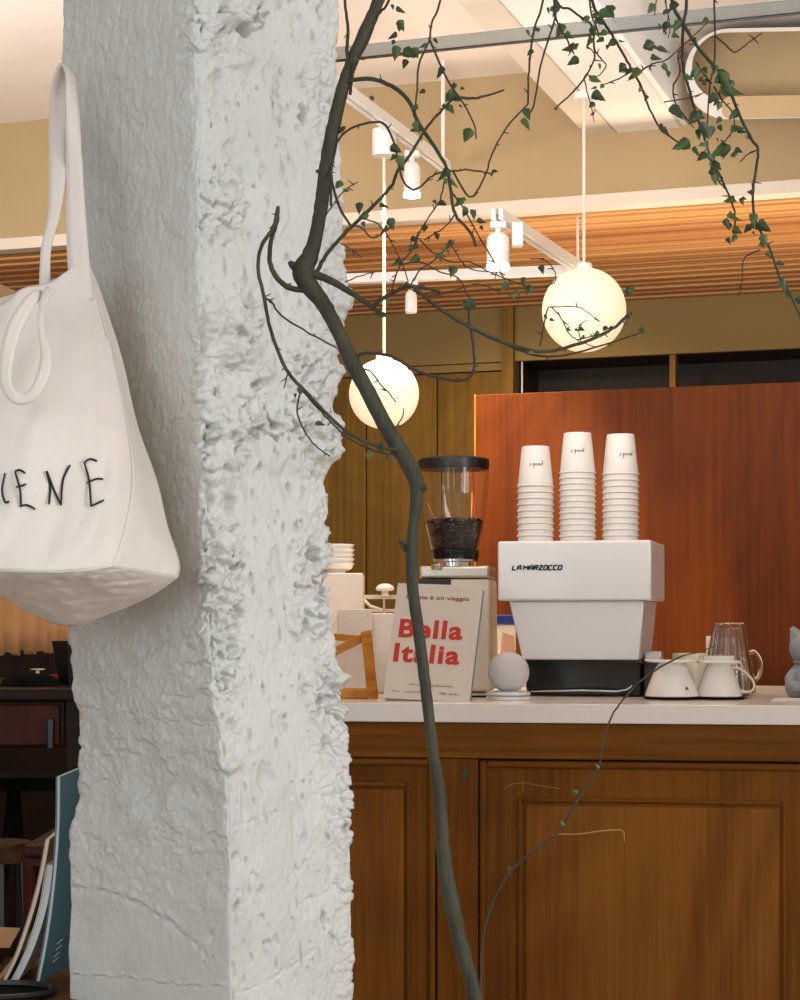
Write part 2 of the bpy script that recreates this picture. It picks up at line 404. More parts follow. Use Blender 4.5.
q0 = zplane(623, 142, BZ); q1 = zplane(660, 138, BZ)
MB().prism([q0+vd*0.001, q1+vd*0.001, q1+vd*0.10+Vector((0,0,.0)), q0+vd*0.10], Vector((0, 0, 0.03))).build('gap_shade', M['black'], br, world=True)  # black block stands in for the shade inside the gap

# translucent grey glass rail across the ceiling
g = MB(); D0 = 4.5
g0 = W(250, 71, D0*1.02); 
cgl = 4.5*math.cos(TH)
def gpt(px, py):
    t = (px-400)/F; D = cgl/(math.cos(TH)+math.sin(TH)*t); return W(px, py, D)
mglass = bpy.data.materials.new('frosted_grey_acrylic'); mglass.use_nodes = True
bs = mglass.node_tree.nodes['Principled BSDF']; bs.inputs['Base Color'].default_value = rgb((104, 106, 104)); bs.inputs['Alpha'].default_value = 0.6; bs.inputs['Roughness'].default_value = 0.3
rl = thing('glass_rail', 'long translucent grey rail with a dark lower edge crossing below the ceiling', 'rail', gpt(575, 36))
z0 = gpt(400, 53).z
aa0 = gpt(60, 0).dot(U); aa1 = gpt(1000, 0).dot(U); bb = cgl
def rbox(a0_, a1_, b0, b1, z0_, z1_): return MB().box(a0_, a1_, b0, b1, z0_, z1_, tf=lambda p: RW(p.x, p.y, p.z))
rbox(aa0, aa1, bb, bb+0.012, z0, z0+0.030).build('translucent_strip', mglass, rl, world=True)
rbox(aa0, aa1, bb-0.001, bb+0.013, z0-0.0028, z0).build('lower_edge', M['black'], rl, world=True)

# rounded white recess in the ceiling corner, upper right
rc = thing('air_duct', 'rounded white duct with a beige recess at the upper right by the bulkhead', 'duct', W(790, 75, 5.35))
def stadium(x0, x1, y0, y1, r, D, n=10):
    pts = []
    for (cx_, cy_, q0_) in ((x1-r, y0+r, -90), (x1-r, y1-r, 0), (x0+r, y1-r, 90), (x0+r, y0+r, 180)):
        for i in range(n+1):
            q = math.radians(q0_+90*i/n); pts.append((cx_+r*math.cos(q), cy_+r*math.sin(q)))
    return pts
so = stadium(685, 960, 29, 120, 44, 5.35); si = stadium(692, 952, 33, 101, 33.5, 5.35)
def toW(p, D): # follow wall slope
    return W(p[0], p[1]-(p[0]-700)*0.02, D-(p[0]-700)*0.0008)
m = MB(); n = len(so)
for A, B, dA, dB in ((so, so, 5.25, 5.50), (so, si, 5.25, 5.25), (si, si, 5.25, 5.42)):
    vs = [toW(p, dA) for p in A]+[toW(p, dB) for p in B]
    m.add(vs, [(i, (i+1) % n, n+(i+1) % n, n+i) for i in range(n)], A is B)
m.build('duct_rim', M['ductwhite'], rc, world=True)
m = MB(); m.add([toW(p, 5.42) for p in si], [tuple(range(n))]); m.build('duct_recess', M['beige'], rc, world=True)
lip = stadium(722, 948, 97, 119, 8, 5.3)
m = MB(); m.add([toW(p, 5.235) for p in lip]+[toW(p, 5.42) for p in lip], [tuple(range(n))]+[(i, (i+1) % n, n+(i+1) % n, n+i) for i in range(n)]); m.build('inner_lip', M['beige'], rc, world=True)
# suspended white ceiling panel above it (the flat white band at the upper right)
# ------------------------------------------------------------------ counter
CT = CH-83*4.19/F                                 # worktop height
CY = math.radians(8.6)
cu = Vector((math.cos(CY), -math.sin(CY), 0)); cv = Vector((math.sin(CY), math.cos(CY), 0))
org = W(400, 703.3, 4.19); org.z = 0
def oncounter(px, py, off=0.0):      # pixel on the counter front plane, in counter coordinates x,z
    t = (px-400)/F; c = org.dot(cv)+off; D = c/(cv.y+cv.x*t); p = W(px, py, D)
    return (p-org).dot(cu), p.z
counter = thing('bar_counter', 'long panelled brown oak bar counter filling the lower right', 'counter', org, -CY)
zb = oncounter(400, 722)[1]
def X(px): return oncounter(px, 722)[0]
xl = X(170); xr = X(1222); ff = 0.015
def Z(py, px=560): return oncounter(px, py)[1]
MB().box(xl, xr, 0.045, 0.75, 0.0, zb).build('carcass', M['darkvoid'], counter)
MB().box(xl, xr, ff, 0.046, Z(760), zb-0.0005).build('top_rail', M['oldwoodx'], counter, bevel=0.003)
# stiles
MB().box(X(436), X(477), ff+0.002, 0.048, 0.05, Z(760)-0.001).build('stile', M['oldwood'], counter, bevel=0.003)
MB().box(X(829), X(870), ff+0.002, 0.048, 0.05, Z(760)-0.001).build('stile', M['oldwood'], counter, bevel=0.003)
MB().box(xl, X(436)-0.001, ff+0.002, 0.048, 0.02, 0.08).build('bottom_rail', M['oldwoodx'], counter)
MB().box(X(477)+0.001, X(829)-0.001, ff+0.002, 0.048, 0.02, 0.08).build('bottom_rail', M['oldwoodx'], counter)
def moulded_panel(name, x0, x1, z0, z1, inset, prnt, first=0.006, mould=0.016):
    """frame boards around a sunk field with two stepped mouldings"""
    p = MB().box(x0+0.0005, x1-0.0005, ff+0.014, 0.046, z0, z1).build(name, M['oldwood'], prnt)
    # outer roll
    r = first
    y = ff+0.004
    for bx, mt_ in (((x0, x0+mould, z0, z1), 'oldwood'), ((x1-mould, x1, z0, z1), 'oldwood'), ((x0+mould, x1-mould, z1-mould, z1), 'oldwoodx'), ((x0+mould, x1-mould, z0, z0+mould), 'oldwoodx')):
        MB().box(bx[0], bx[1], y, y+0.02, bx[2], bx[3]).build('moulding', M[mt_], p, bevel=0.006)
    i0 = x0+inset; i1 = x1-inset; t = z1-inset*0.95; bz = z0+inset; mw = 0.010; y = ff+0.007
    for bx, mt_ in (((i0, i0+mw, bz, t), 'oldwood'), ((i1-mw, i1, bz, t), 'oldwood'), ((i0+mw, i1-mw, t-mw, t), 'oldwoodx'), ((i0+mw, i1-mw, bz, bz+mw), 'oldwoodx')):
        MB().box(bx[0], bx[1], y, y+0.012, bx[2], bx[3]).build('inner_bead', M[mt_], p, bevel=0.004)
    f = MB().box(i0+mw+0.006, i1-mw-0.006, ff+0.009, ff+0.02, bz+mw+0.006, t-mw-0.006).build('raised_field', M['oldwoodfield'], p, bevel=0.004)
    return p
moulded_panel('door_panel', X(478), X(828), 0.085, Z(762), 0.085, counter)
moulded_panel('door_panel', X(871), X(1220), 0.085, Z(762), 0.085, counter)
moulded_panel('side_panel', X(436)-0.55, X(436)-0.004, 0.085, Z(761), 0.056, counter)
# knot hole and scratches on the stile
kx, kz = oncounter(464, 774)
m = MB(); m.lathe([(0.0, 0), (0.006, 0.0), (0.009, 0.002), (0.009, 0.004)], 16)
m.v = [Vector((kx+p.x, ff+0.0015-p.z*0.2, kz+p.y*1.1)) for p in m.v]; m.build('knot', M['leafdark'], counter)
m = MB()
for pts_ in ([(503,789),(512,785),(524,784)], [(524,784),(540,787),(560,790)], [(522,781),(522,793)]):
    m.tube([Vector((oncounter(x, y)[0], ff+0.0135, oncounter(x, y)[1])) for x, y in pts_], 0.0009, 5)
m.build('scratch_marks', M['paletwig'], counter)
# worktop: one continuous slab
wt = thing('worktop', 'thin white quartz worktop along the top of the brown bar counter', 'worktop', (org.x, org.y, CT), -CY)
pts = [Vector((xl, 0, 0)), Vector((xr, 0, 0))]
bc = lambda x_: None
inv = wmat(wt).inverted()
bR = inv @ RW(2.6+aL, 5.395, CT); bL = inv @ RW(aL-2.0, 5.395, CT)
poly = [Vector((xl, 0, zb-CT)), Vector((xr, 0, zb-CT)), Vector((xr, min(bR.y, 1.2), zb-CT)), Vector((bR.x if bR.x < xr else xr, bR.y, zb-CT)), Vector((inv @ RW(aL, 5.395, CT)).xyz, ), Vector((xl, 1.7, zb-CT))]
poly[4].z = zb-CT
poly = [poly[0], poly[1], Vector((xr, (inv @ RW(aL+2.4, 5.395, CT)).y, zb-CT)), poly[4], Vector((xl, poly[4].y, zb-CT))]
MB().prism(poly, (0, 0, CT-zb)).build('slab', M['quartz'], wt, bevel=0.002)

# ------------------------------------------------------------------ pendant globes
def pendant(px, py, rpx, R, ztop, label, mounted=None):
    D = R*F/rpx; c = W(px, py, D)
    t = thing('globe_pendant', label, 'lamp', (c.x, c.y, ztop), 0, 'round opal glass pendant lamps')
    MB().ball(c, R, n=48).build('glass_globe', M['globe'], t, world=True)
    MB().lathe([(0.0, 0.012), (0.022, 0.012), (0.024, 0.0), (0.024, -0.006)], 24, c+Vector((0, 0, R))).build('cap', M['white'], t, world=True)
    MB().tube([c+Vector((0, 0, R+0.008)), (c.x, c.y, ztop)], 0.0045, 8).build('cord', M['offwhite'], t, world=True)
    return t, c
pn, gc = pendant(584, 310, 42, 0.118, BZ, 'right-hand glowing round globe lamp hanging above the stacks of paper cups')
zr = 2.50
pn2, gc2 = pendant(384, 394, 35, 0.1, zr-0.02-0.06, 'left-hand glowing round globe lamp hanging behind the dark trunk')
MB().lathe([(0.0, 0.0), (0.032, 0.0), (0.034, 0.004), (0.034, 0.075), (0.0, 0.075)], 24, (gc2.x, gc2.y, zr-0.075)).build('canopy', M['white'], pn2, world=True)
MB().lathe([(0.0, 0.0), (0.03, 0.0), (0.03, 0.02), (0.0, 0.02)], 24, (gc.x, gc.y, BZ-0.02)).build('canopy', M['white'], pn, world=True)

# track rails
def rail(name, p, q, label, w_=0.034, h=0.03):
    t = thing(name, label, 'track rail', (p+q)/2)
    d = (q-p).normalized(); s_ = d.cross(Vector((0, 0, 1))).normalized()*w_/2; hz = Vector((0, 0, h/2))
    MB().prism([p-s_-hz, p-s_+hz, p-s_*0.25+hz, p-s_*0.25-hz], q-p).build('rail_side', M['white'], t, world=True, bevel=0.001)
    MB().prism([p+s_-hz, p+s_+hz, p+s_*0.25+hz, p+s_*0.25-hz], q-p).build('rail_side', M['white'], t, world=True, bevel=0.001)
    MB().prism([p-s_*0.25, p-s_*0.25+hz, p+s_*0.25+hz, p+s_*0.25], q-p).build('channel', M['steel'], t, world=True)
    return t
r1a = zplane(446, 166, zr); r1b = zplane(300, 58, zr)
tr1 = rail('track_rail', r1b, r1a, 'white lighting track slanting in front of the beige bulkhead behind the twigs')
ph = W(443, 158, r1a.y-0.12); MB().tube([ (ph.x, ph.y, zr), (ph.x, ph.y, CZ)], 0.006, 8).build('hanger_rod', M['white'], tr1, world=True)
MB().tube([ (r1b.x, r1b.y, zr), (r1b.x, r1b.y, CZ)], 0.006, 8).build('hanger_rod', M['white'], tr1, world=True)
zr2 = 2.2
c2 = zplane(578, 267, zr2); r2a = zplane(497, 214, zr2); r2c = zplane(300, 281, zr2)
tr2 = rail('track_rail', r2a, c2, 'short white lighting track slanting down toward the right globe lamp under the wood ceiling')
tr3 = rail('track_rail', r2c, c2+Vector((0.0,0.05,0)), 'long horizontal white lighting track crossing under the wooden ceiling')
for r_, p in ((tr3, r2c), (tr3, c2)): MB().tube([p, (p.x, p.y+0.02, ZS if p.dot(V) > BB else CZ)], 0.004, 8).build('hanger_rod', M['white'], r_, world=True)
def spot(px, ytop, ybot, rpx, D, label, lit, ztop, bracket=False, power=20):
    t = thing('track_spotlight', label, 'spotlight', (W(px, ytop, D).x, D, ztop), 0, 'white cylindrical track spotlights')
    a = W(px, ytop, D); b_ = W(px, ybot, D); r = rpx*D/F
    MB().lathe([(0.0, a.z), (r*0.7, a.z), (r*0.95, a.z-0.01), (r, a.z-0.02), (r, b_.z+0.004), (r*0.93, b_.z), (r*0.88, b_.z+0.006), (0, b_.z+0.006)], 28, (a.x, D, 0)).build('lamp_body', M['white'], t, world=True)
    MB().lathe([(0, b_.z+0.001), (r*0.86, b_.z+0.001), (r*0.86, b_.z+0.008), (0, b_.z+0.008)], 24, (a.x, D, 0)).build('lens', M['lens'] if lit else M['offwhite'], t, world=True)
    if lit: MB().lathe([(r*0.9, b_.z-0.012), (r*1.0, b_.z-0.012), (r*1.0, b_.z-0.001), (r*0.9, b_.z-0.001)], 24, (a.x, D, 0)).build('glowing_ring', M['lens'], t, world=True)
    MB().tube([a-Vector((0, 0, 0.005)), (a.x, D, ztop)], 0.008, 8).build('stem', M['white'], t, world=True)
    MB().box(a.x-0.022, a.x+0.022, D-0.018, D+0.018, ztop-0.012, ztop+0.006).build('track_adapter', M['white'], t, world=True, bevel=0.003)
    if bracket:
        MB().box(a.x+r*1.2, a.x+r*1.2+0.03, D-0.02, D+0.02, b_.z+0.05, a.z+0.03).build('driver_box', M['white'], t, world=True, bevel=0.003)
    if lit:
        light('spot_lamp', 'SPOT', (a.x, D, b_.z-0.02), power, (1.0, 0.86, 0.68), (a.x+0.05, D+0.1, 0), 0.03, spot=100)
D1 = zplane(413, 143, zr).y
spot(412, 163, 193, 8.5, D1, 'lit white cylinder spotlight under the upper track by the ivy leaves', True, zr-0.03)
D2_ = zplane(500, 217, zr2).y
spot(498, 234, 265, 11.5, D2_, 'lit white cylinder spotlight with a bracket under the lower slanting track', True, zr2-0.02, True)
D3 = zplane(411, 275, zr2).y
spot(411, 292, 313, 6, D3, 'small unlit white cylinder spotlight under the horizontal track', False, zr2-0.02)

# ------------------------------------------------------------------ pillar
def hat(x, c, w_): return np.exp(-((x-c)/w_)**2)
Lx = [(-400, 66), (0, 66), (20, 64), (60, 63), (100, 66), (200, 72), (300, 78), (420, 78), (560, 74), (640, 73), (700, 77), (740, 82), (775, 84), (800, 80), (840, 73), (900, 70), (950, 69), (1000, 71), (1400, 71)]
Rx = [(-400, 337), (0, 337), (60, 335), (140, 338), (200, 341), (260, 343), (310, 343), (350, 336), (400, 333), (440, 336), (462, 330), (480, 321), (540, 329), (600, 326), (640, 332), (700, 343), (800, 348), (900, 350), (1000, 351), (1400, 354)]
Cx = [(-400, 196), (0, 196), (300, 200), (600, 206), (700, 216), (800, 229), (1000, 230), (1400, 230)]
DA, DC, DR = 2.32, 2.15, 2.28
def py_of(z, D): return HY-(z-CH)*F/D
zs = list(np.linspace(0, 0.52, 12)[:-1])+list(np.linspace(0.52, 2.0, 1150))+list(np.linspace(2.0, CZ+0.02, 14)[1:])
zs = np.array(zs)
def footprint(z):
    A = W(interp(Lx, py_of(z, DA))-5, HY, DA); C_ = W(interp(Cx, py_of(z, DC)), HY, DC); R_ = W(interp(Rx, py_of(z, DR))+5, HY, DR)
    A.z = C_.z = R_.z = 0
    dA = (R_-C_).normalized(); dR = (A-C_).normalized()
    bk_ = Vector((0.10, 0.34, 0))
    return A, C_, R_, A+Vector((0.04, 0.30, 0)), R_+Vector((-0.05, 0.33, 0))
NL, NR = 300, 330
def resample(fp):
    A, C_, R_, A2, R2 = fp
    segs = [(A2, A, 12, 0.16), (A, C_, NL, 1), (C_, R_, NR, 1), (R_, R2, 14, 0.16), (R2, A2, 8, 1)]
    out = []; 
    for a, b_, n_, _ in segs:
        for i in range(n_): out.append(a+(b_-a)*(i/n_))
    return out
rows = [resample(footprint(z)) for z in zs]
P = np.array([[(q.x, q.y, 0) for q in r] for r in rows]); P[:, :, 2] = zs[:, None]
nc = P.shape[1]
iA = 12; iC = 12+NL; iR = iC+NR
# round the corners: smoothing along the perimeter near A, C, R
Q = P.copy()
for it in range(40):
    Sm = (np.roll(Q, 1, 1)+np.roll(Q, -1, 1))/2
    wgt = np.zeros(nc)
    idx = np.arange(nc)
    wgt = np.maximum(wgt, 0.95*hat(idx, iC, 8)); wgt = np.maximum(wgt, 0.95*hat(idx, iA, 7)); wgt = np.maximum(wgt, 0.95*hat(idx, iR, 7))
    Q = Q*(1-wgt[None, :, None])+Sm*wgt[None, :, None]
rowpx = HY-(zs-CH)*F/2.2
soft = 1/(1+np.exp((rowpx-735)/20))
wgt = (0.95*hat(np.arange(nc), iC, 34))[None, :]*soft[:, None]
for it in range(160):
    Sm = (np.roll(Q, 1, 1)+np.roll(Q, -1, 1))/2
    Q = Q*(1-wgt[:, :, None])+Sm*wgt[:, :, None]
P = Q
tan = np.roll(P, -1, 1)-np.roll(P, 1, 1)
nrm = np.stack([tan[:, :, 1], -tan[:, :, 0], np.zeros(tan.shape[:2])], 2); nrm /= np.linalg.norm(nrm, axis=2, keepdims=True)+1e-9
cen = P.mean(axis=1, keepdims=True)
if ((P-cen)*nrm).sum() < 0: nrm = -nrm
disp = np.zeros(P.shape[:2])
nz = noise.noise; frac = noise.fractal; vor = noise.voronoi
Rh = P
for i in range(11, len(zs)-13):
    z = zs[i]; D0_ = 2.2; row = py_of(z, 2.25)
    smooth_lo = 1/(1+math.exp((row-880)/25))          # the cast lower end is smoother
    for j in range(4, iR+14):
        x, y = P[i, j, 0], P[i, j, 1]
        s = (j-iC)/(NL if j < iC else NR)               # -1..0 left face, 0..1 right face
        d = 0.0
        d += 0.0035*frac((x*7, y*7, z*7), 1.0, 2.0, 3)
        if s < 0.0:
            # troweled plaster: vertical strokes, stronger high up
            st = nz((x*34+y*20, 3.1, z*13)); a = 0.0011+0.0007*nz((x*5, y*5, z*4+9))
            d += a*(1-abs(st)*2.2)*smooth_lo
            d += 0.0011*nz((x*95, y*95, z*44))*(0.25+0.75*smooth_lo)
            hi = min(1, max(0.35, (row-560)/90))
            fr = frac((x*22, y*22, z*34+4), 0.75, 2.1, 5); d += 0.0034*hi*fr*(0.15+0.85*smooth_lo)
            st2 = frac((x*13+3, y*13, z*19+4), 0.9, 2.1, 4); d += 0.0032*hi*min(1, max(0, st2*8))*smooth_lo
            d += 0.0007*nz((x*230, y*230, z*130))*(0.4+0.6*smooth_lo)
        else:
            d += 0.0009*nz((x*60, y*60, z*30))
            d += 0.0006*nz((x*190, y*190, z*110))
            pit = nz((x*120+7, y*120, z*60)); d -= 0.0035*max(0, pit-0.32)*3
            pit = nz((x*45+7, y*45, z*28+3)); d -= 0.004*max(0, pit-0.30)*3*smooth_lo
        # honeycombed aggregate down the corner, and lumps along the far right edge
        band = math.exp(-((s-0.10)/0.17)**2)*(1/(1+math.exp((row-770)/18)))
        msk = band*min(1, max(0, 0.62+1.5*nz((x*9+5, y*9, z*9))))
        edge = 0
        if s > 0.6: edge = min(1, (s-0.6)/0.3)*(0.25+0.75*max(0, min(1, 0.55+1.3*nz((2, 7, z*6)))))*(1 if row < 980 else .6)
        if j > iR: edge *= 1
        mm = max(msk*0.35, edge*0.45)
        if mm > 0.04:
            w1 = nz((x*30, y*30, z*30)); w2 = nz((x*30+9, y*30, z*30))
            dd, pp_ = vor((x*52+0.9*w1, y*52+0.9*w2, z*56+0.9*w2))
            dome = max(0, 1-dd[0]*1.5); cr = max(0, 1-(dd[1]-dd[0])*5)
            pick = nz((pp_[0][0]*3.1, pp_[0][1]*3.1, pp_[0][2]*3.1)); pk2 = nz((x*17, y*17+4, z*17))
            d += mm*(0.013*dome*max(0, 0.35+pick)-0.012*cr*max(0, 0.15+pk2*1.6))
            dd, _ = vor((x*120, y*120, z*115)); d += mm*(0.0030*(1-dd[0]*1.5)-0.0035*max(0, 1-(dd[1]-dd[0])*4)*max(0, 0.4-pk2))
        disp[i, j] = d

# individual holes and bulges seen in the photograph (row, s, half sizes, depth)
S_ = np.array([(j-iC)/(NL if j < iC else NR) for j in range(nc)])
def px_of(): return 400+P[:, :, 0]/P[:, :, 1]*F
PX = px_of(); PY = HY-(P[:, :, 2]-CH)*F/P[:, :, 1]
front = np.broadcast_to((np.arange(nc) >= 4)[None, :] & (np.arange(nc) <= iR+8)[None, :], P.shape[:2])
def feat(px, py, rx, ry, d): 
    global disp
    if d < 0: rx = min(rx, 5.5); ry = max(ry, 2.6)
    disp += np.where(front, d*np.exp(-(((PX-px+1.5*np.sin(PY*0.5))/rx)**2+((PY-py+1.8*np.sin(PX*0.35))/ry)**2)**1.5), 0)
rp = random.Random(11)
def warp():
    wxp = np.zeros(PX.shape); return wxp
WX = 2.2*np.sin(PY*0.23+1.3*np.sin(PX*0.31))+1.2*np.sin(PY*0.61+PX*0.2); WY = 2.0*np.sin(PX*0.27+1.1*np.sin(PY*0.21))+1.0*np.sin(PX*0.7-PY*0.3)
def zone(x0, x1, y0, y1, dens, rmin, rmax, depth, hgt):
    """honeycombed concrete: a shallow pocket filled with rounded stones"""
    global disp
    cxm, cym, hw, hh = (x0+x1)/2, (y0+y1)/2, (x1-x0)/2, (y1-y0)/2
    q = np.clip(1.25-(((PX+WX*2-cxm)/hw)**4+((PY+WY*2-cym)/hh)**4), 0, 1)*front
    stone = np.full(PX.shape, -1.0)
    n_ = int((x1-x0)*(y1-y0)/dens)
    for k in range(n_):
        a, b_ = rp.uniform(x0, x1), rp.uniform(y0, y1); r1 = rp.uniform(rmin, rmax); r2 = r1*rp.uniform(0.55, 0.95); th = rp.uniform(-0.7, 0.7); hk = rp.uniform(0.15, 1.0)
        rws = np.where((zs > CH+(HY-b_-30)*2.0/F-0.03) & (zs < CH+(HY-b_+30)*2.3/F+0.03))[0]
        if len(rws) == 0: continue
        sl = slice(rws[0], rws[-1]+1)
        dx = PX[sl]+WX[sl]-a; dy = PY[sl]+WY[sl]-b_; u_ = (dx*math.cos(th)+dy*math.sin(th))/r1; v_ = (-dx*math.sin(th)+dy*math.cos(th))/r2
        r_ = u_*u_+v_*v_
        h_ = np.where(r_ < 1, hk*np.sqrt(np.clip(1-r_**1.4, 0, 1)), -1.0)
        stone[sl] = np.maximum(stone[sl], h_)
    disp += q*np.where(stone >= 0, depth*0.1+hgt*np.clip(stone, 0, 1), -depth*1.7)
zone(196, 262, 296, 420, 52, 5, 13, 0.0055, 0.009)
zone(200, 246, 415, 470, 60, 5, 12, 0.005, 0.008)
zone(243, 292, 412, 436, 60, 5, 9, 0.006, 0.007)
zone(205, 240, 520, 625, 55, 5, 12, 0.0055, 0.009)
zone(206, 240, 625, 700, 110, 4, 9, 0.003, 0.004)
zone(222, 262, -20, 32, 60, 6, 12, 0.008, 0.009)
zone(186, 225, 5, 60, 110, 4, 9, 0.0035, 0.004)
zone(200, 245, 180, 240, 110, 4, 8, 0.003, 0.004)
zone(290, 326, 345, 440, 100, 4, 8, 0.004, 0.005)
zone(300, 350, 395, 462, 80, 6, 12, 0.003, 0.006)
zone(300, 338, 540, 640, 110, 4, 8, 0.004, 0.005)
zone(316, 352, 660, 730, 140, 5, 9, 0.003, 0.006)
zone(328, 352, 470, 620, 90, 5, 9, 0.003, 0.006)
zone(318, 356, 180, 380, 170, 6, 11, 0.001, 0.006)
zone(340, 366, 720, 1010, 150, 5, 9, 0.001, 0.004)
for k in range(170):              # scattered small pits and blow holes
    a = rp.uniform(200, 348); b_ = rp.uniform(-20, 720 if rp.random() < 0.8 else 1000)
    r1 = rp.uniform(0.9, 2.4); rws = np.where((zs > CH+(HY-b_-12)*2.0/F-0.03) & (zs < CH+(HY-b_+12)*2.3/F+0.03))[0]
    if len(rws) == 0: continue
    sl = slice(rws[0], rws[-1]+1)
    disp[sl] += np.where(front[sl] if front.shape[0] > 1 else front, -rp.uniform(0.002, 0.006)*np.exp(-(((PX[sl]-a)/r1)**2+((PY[sl]-b_)/(r1*rp.uniform(0.8, 2.6)))**2)**1.4), 0)
for px, py, rx, ry, d in [(243, 29, 9, 6, -0.022), (236, 16, 14, 9, 0.010), (216, 78, 14, 8, -0.008), (222, 20, 10, 7, 0.008), (233, 345, 12, 13, 0.012), (240, 332, 6, 4, -0.012),
    (232, 358, 22, 8, 0.010), (250, 312, 9, 12, -0.009), (218, 323, 12, 12, 0.012), (236, 335, 8, 3, -0.014), (230, 367, 14, 3, -0.012), (253, 385, 9, 3, -0.013), (262, 372, 12, 9, 0.010),
    (222, 428, 14, 9, 0.009), (212, 440, 9, 3, -0.013), (209, 424, 8, 2.5, -0.012), (252, 424, 12, 9, 0.010), (250, 431, 8, 3, -0.015), (275, 427, 5, 3, -0.014), (230, 434, 4, 4, -0.012),
    (222, 470, 16, 16, 0.008), (208, 495, 7, 10, -0.010), (229, 503, 10, 9, -0.013), (224, 525, 12, 7, 0.006), (232, 528, 8, 3, -0.010), (225, 557, 14, 8, 0.010), (234, 566, 6, 3, -0.013),
    (214, 550, 6, 4, -0.010), (208, 580, 12, 10, 0.010), (218, 602, 12, 4, -0.011), (238, 613, 5, 5, -0.012), (222, 641, 18, 10, -0.006), (232, 650, 8, 6, -0.009), (225, 678, 12, 6, -0.005),
    (232, 723, 6, 6, -0.006), (229, 765, 12, 7, 0.008), (304, 115, 3, 8, -0.010), (303, 80, 4, 6, -0.008), (277, 95, 2.5, 22, -0.005), (281, 112, 2.5, 12, -0.005),
    (317, 432, 6, 5, 0.010), (326, 452, 12, 10, 0.009), (335, 420, 8, 10, 0.004), (311, 408, 5, 4, -0.010), (312, 560, 5, 16, -0.011), (309, 625, 3, 9, -0.009), (296, 636, 4, 4, -0.008), (322, 700, 3, 12, -0.008),
    (305, 690, 6, 5, -0.006), (335, 680, 8, 8, 0.010), (346, 830, 3, 4, -0.009), (327, 843, 3, 10, -0.006), (322, 920, 3, 8, -0.007), (261, 893, 4, 4, -0.005), (236, 857, 3, 3, -0.006), (237, 908, 3, 5, -0.008),
    (333, 940, 2.5, 8, -0.006), (340, 370, 10, 10, 0.006), (345, 290, 8, 20, 0.006), (240, 60, 12, 10, 0.006)]:
    feat(px, py, rx, ry, d)
def ridge(pts, wpx, d):             # formwork seams and trowel ridges
    global disp
    dist = np.full(PX.shape, 1e9)
    for (x0, y0), (x1, y1) in zip(pts[:-1], pts[1:]):
        L2 = (x1-x0)**2+(y1-y0)**2; t = np.clip(((PX-x0)*(x1-x0)+(PY-y0)*(y1-y0))/L2, 0, 1)
        dist = np.minimum(dist, np.hypot(PX+0.5*WX-(x0+t*(x1-x0)), PY+0.5*WY-(y0+t*(y1-y0))))
    disp += np.where(front, d*(0.55+0.45*np.sin(PX*0.33+1.7*np.sin(PX*0.11+PY*0.07)))*np.exp(-(dist/wpx)**2), 0)
ridge([(72, 888), (110, 893), (150, 910), (185, 935), (206, 955)], 2.5, -0.0045); ridge([(74, 884), (120, 890), (155, 906), (190, 930)], 3, 0.003)
ridge([(75, 973), (130, 976), (180, 983), (228, 985)], 1.5, 0.003); ridge([(75, 976), (130, 979), (180, 986), (228, 988)], 1.2, -0.003)
ridge([(72, 842), (130, 840), (200, 842), (228, 845)], 1.5, -0.002)
ridge([(236, 995), (262, 985), (290, 968), (315, 950)], 1.6, -0.003); ridge([(300, 903), (325, 893), (345, 880)], 1.4, -0.003)
ridge([(235, 827), (255, 820), (275, 812)], 1.8, -0.003); ridge([(170, 722), (200, 720), (225, 725)], 1.8, -0.003)
ridge([(90, 715), (130, 728), (160, 720), (215, 728)], 1.6, -0.0025); ridge([(208, 560), (205, 640), (214, 690)], 2, 0.0025)
# shallow pocket behind: soften transition of lower crisp arris
P3 = P+nrm*disp[:, :, None]
nr = len(zs)
vs = P3.reshape(-1, 3)
ii, jj = np.meshgrid(np.arange(nr-1), np.arange(nc), indexing='ij'); j2 = (jj+1) % nc
faces = np.stack([ii*nc+jj, ii*nc+j2, (ii+1)*nc+j2, (ii+1)*nc+jj], 2).reshape(-1, 4)
me = bpy.data.meshes.new('pillar'); me.vertices.add(len(vs)); me.vertices.foreach_set('co', vs.ravel())
me.loops.add(faces.size); me.loops.foreach_set('vertex_index', faces.ravel().astype(np.int32))
me.polygons.add(len(faces)); me.polygons.foreach_set('loop_start', np.arange(0, faces.size, 4, dtype=np.int32))
me.polygons.foreach_set('use_smooth', np.ones(len(faces), bool)); me.update(calc_edges=True); me.validate()
bm = bmesh.new(); bm.from_mesh(me); bmesh.ops.recalc_face_normals(bm, faces=bm.faces); bm.to_mesh(me); bm.free()
me.materials.append(M['plaster'])
pil = bpy.data.objects.new('pillar', me); COL.objects.link(pil)
tag(pil, 'rough white-painted concrete pillar with pitted stony surface in the foreground', 'pillar')

# ------------------------------------------------------------------ tote bag
bag = thing('tote_bag', 'cream canvas tote bag with handwritten black letters hanging on the pillar', 'bag', W(62, 66, 2.25))
def lerp(a, b_, t): return a+(b_-a)*t
def poly_at(pts, t):
    x = t*(len(pts)-1); i = min(int(x), len(pts)-2); return Vector(pts[i]).lerp(Vector(pts[i+1]), x-i)
N = 60
topF = smooth_path([(-120, 330, 2.10), (-60, 318, 2.08), (0, 305, 2.07), (22, 289, 2.08), (48, 283, 2.10), (66, 272, 2.11), (80, 262, 2.13)], 6)
botF = smooth_path([(-160, 580, 1.96), (-80, 574, 1.93), (0, 570, 1.92), (60, 571, 1.93), (112, 566, 1.96)], 6)
rightF = smooth_path([(80, 262, 2.13), (97, 300, 2.12), (113, 360, 2.08), (126, 420, 2.05), (132, 480, 2.03), (124, 530, 1.99), (112, 566, 1.96)], 6)
leftF = smooth_path([(-120, 330, 2.10), (-135, 400, 2.05), (-145, 480, 2.0), (-160, 580, 1.96)], 6)
